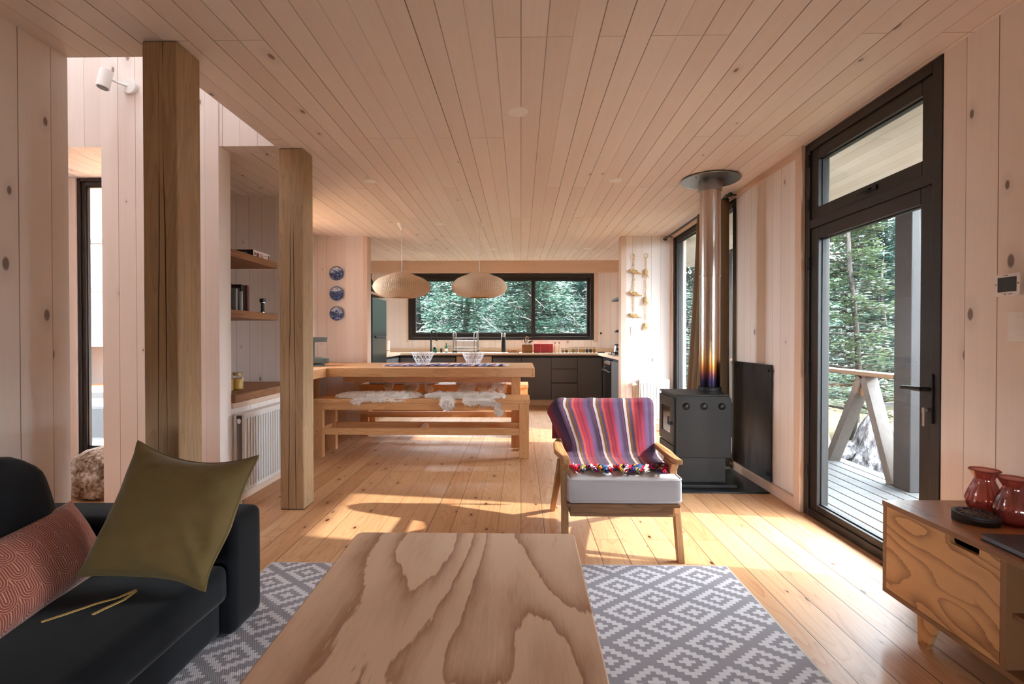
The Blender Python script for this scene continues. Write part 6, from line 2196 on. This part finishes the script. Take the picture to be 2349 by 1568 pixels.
for proto, (x, y, r_, s_) in ((k1, (19.5, 12.0, 2.0, 1.1)), (k2, (20.5, 6.0, 3.5, 1.1)), (k1, (19.0, 0.0, 5.0, 1.0)), (k2, (25.5, 9.0, 0.7, 1.2)), (k1, (26.0, 2.6, 1.7, 1.2)), (k2, (25.0, 15.4, 4.1, 1.2)), (k1, (20.0, -6.0, 2.9, 1.0)), (k2, (6.4, -1.9, 1.3, 0.62)), (k1, (10.2, -3.2, 0.3, 0.8)), (k2, (6.2, -5.4, 2.2, 0.7)), (k1, (13.6, -7.2, 3.7, 1.0))):  # the scaled-down trees are added out of view to block sky light
    c_ = copy_tree(proto)
    c_.location = (x, y, -0.4)
    c_.rotation_euler = (0, 0, r_)
    c_.scale = (s_, s_, s_)
    c_['label'] = 'dense dark forest tree beyond the porch'
    c_['group'] = 'dense trees beyond the deck'
make_tree(M['leaf2'], (4.95, 7.6, -0.4), 4.2, 0.4, 1.25, 80, 170, 0.085, 7, 'sunlit pale green young tree just beyond the deck railing', None, 0.05)
make_tree(M['leaf2'], (4.5, 9.7, -0.4), 5.2, 0.6, 1.3, 70, 170, 0.10, 11, 'sunlit bushy tree seen through the tall window by the curtain', None, 0.06)
make_tree(M['leaf3'], (7.9, 11.0, -0.4), 3.4, 0.1, 1.1, 70, 160, 0.09, 13, 'low dark green bushy tree behind the stump', None, 0.05)

sh1 = make_tree(M['leaf2'], (5.3, 5.2, -0.45), 1.75, 0.1, 0.95, 50, 150, 0.075, 21, 'low leafy shrub added along the deck to block low sky', 'added shrubs along the deck', 0.03)  # shrubs added to block low sky light at the tall window
for (x, y, r_) in ((5.6, 3.1, 1.4), (5.4, 1.0, 3.0)):
    c_ = copy_tree(sh1)
    c_.location = (x, y, -0.45)
    c_.rotation_euler = (0, 0, r_)

# ------------------------------------------------------------------ the other wing of the house, left
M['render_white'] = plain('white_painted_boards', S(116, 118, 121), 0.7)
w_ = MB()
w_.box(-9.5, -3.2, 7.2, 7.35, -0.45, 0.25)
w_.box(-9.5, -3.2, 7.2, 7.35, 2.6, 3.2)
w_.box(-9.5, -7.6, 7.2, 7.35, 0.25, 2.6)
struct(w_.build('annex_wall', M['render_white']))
w_ = MB()
w_.box(-7.6, -3.2, 7.18, 7.30, 0.25, 0.33)
w_.box(-7.6, -3.2, 7.18, 7.30, 1.82, 1.88)
w_.box(-7.6, -3.2, 7.18, 7.30, 2.54, 2.6)
w_.box(-7.6, -7.54, 7.18, 7.30, 0.33, 2.54)
struct(w_.build('annex_window_frame', M['frame']))
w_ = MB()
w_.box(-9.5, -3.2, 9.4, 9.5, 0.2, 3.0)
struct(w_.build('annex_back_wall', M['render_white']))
struct(MB().box(-9.5, -3.2, 7.35, 9.4, 0.2, 0.25).build('annex_floor', M['floor']))
struct(MB().box(-9.5, -3.2, 7.0, 7.2, -0.3, 0.12).build('annex_step', M['darkpost']))
t = thing('wall_counter', 'narrow wooden counter in the other wing, seen through the left window', 'counter', (-6.2, 9.0, 1.0))
MB().box(-8.5, -4.4, 8.7, 9.39, 0.98, 1.06).build('counter_top', M['pine_x'], t)
for x in (-8.4, -4.5):
    MB().box(x, x + .08, 8.75, 9.38, 0.25, 0.98).build('side_panel', M['pine_z'], t)
t = thing('bar_stool', 'pale stool with wooden legs in the other wing, seen through the left window', 'stool', (-6.56, 8.3, 0.25))
MB().lathe([(0.10, 0.0), (0.19, 0.01), (0.21, 0.045), (0.20, 0.05), (0.08, 0.03), (0.001, 0.028)], (-6.56, 8.3, 0.86), 28, True, False).build('seat', M['white_plastic'], t, True)
for sx in (-1, 1):
    for sy in (-1, 1):
        MB().beam((-6.56 + sx * .11, 8.3 + sy * .11, 0.87), (-6.56 + sx * .18, 8.3 + sy * .18, 0.251), 0.04, 0.04, up=(0, 1, 0), w1=.028, h1=.028).build('leg', M['pine_z'], t)
MB().tube([(-6.56 + 0.2 * cos(a * pi / 8), 8.3 + 0.2 * sin(a * pi / 8), 0.5) for a in range(16)], 0.006, 6, closed=True).build('foot_ring', M['black'], t, True)
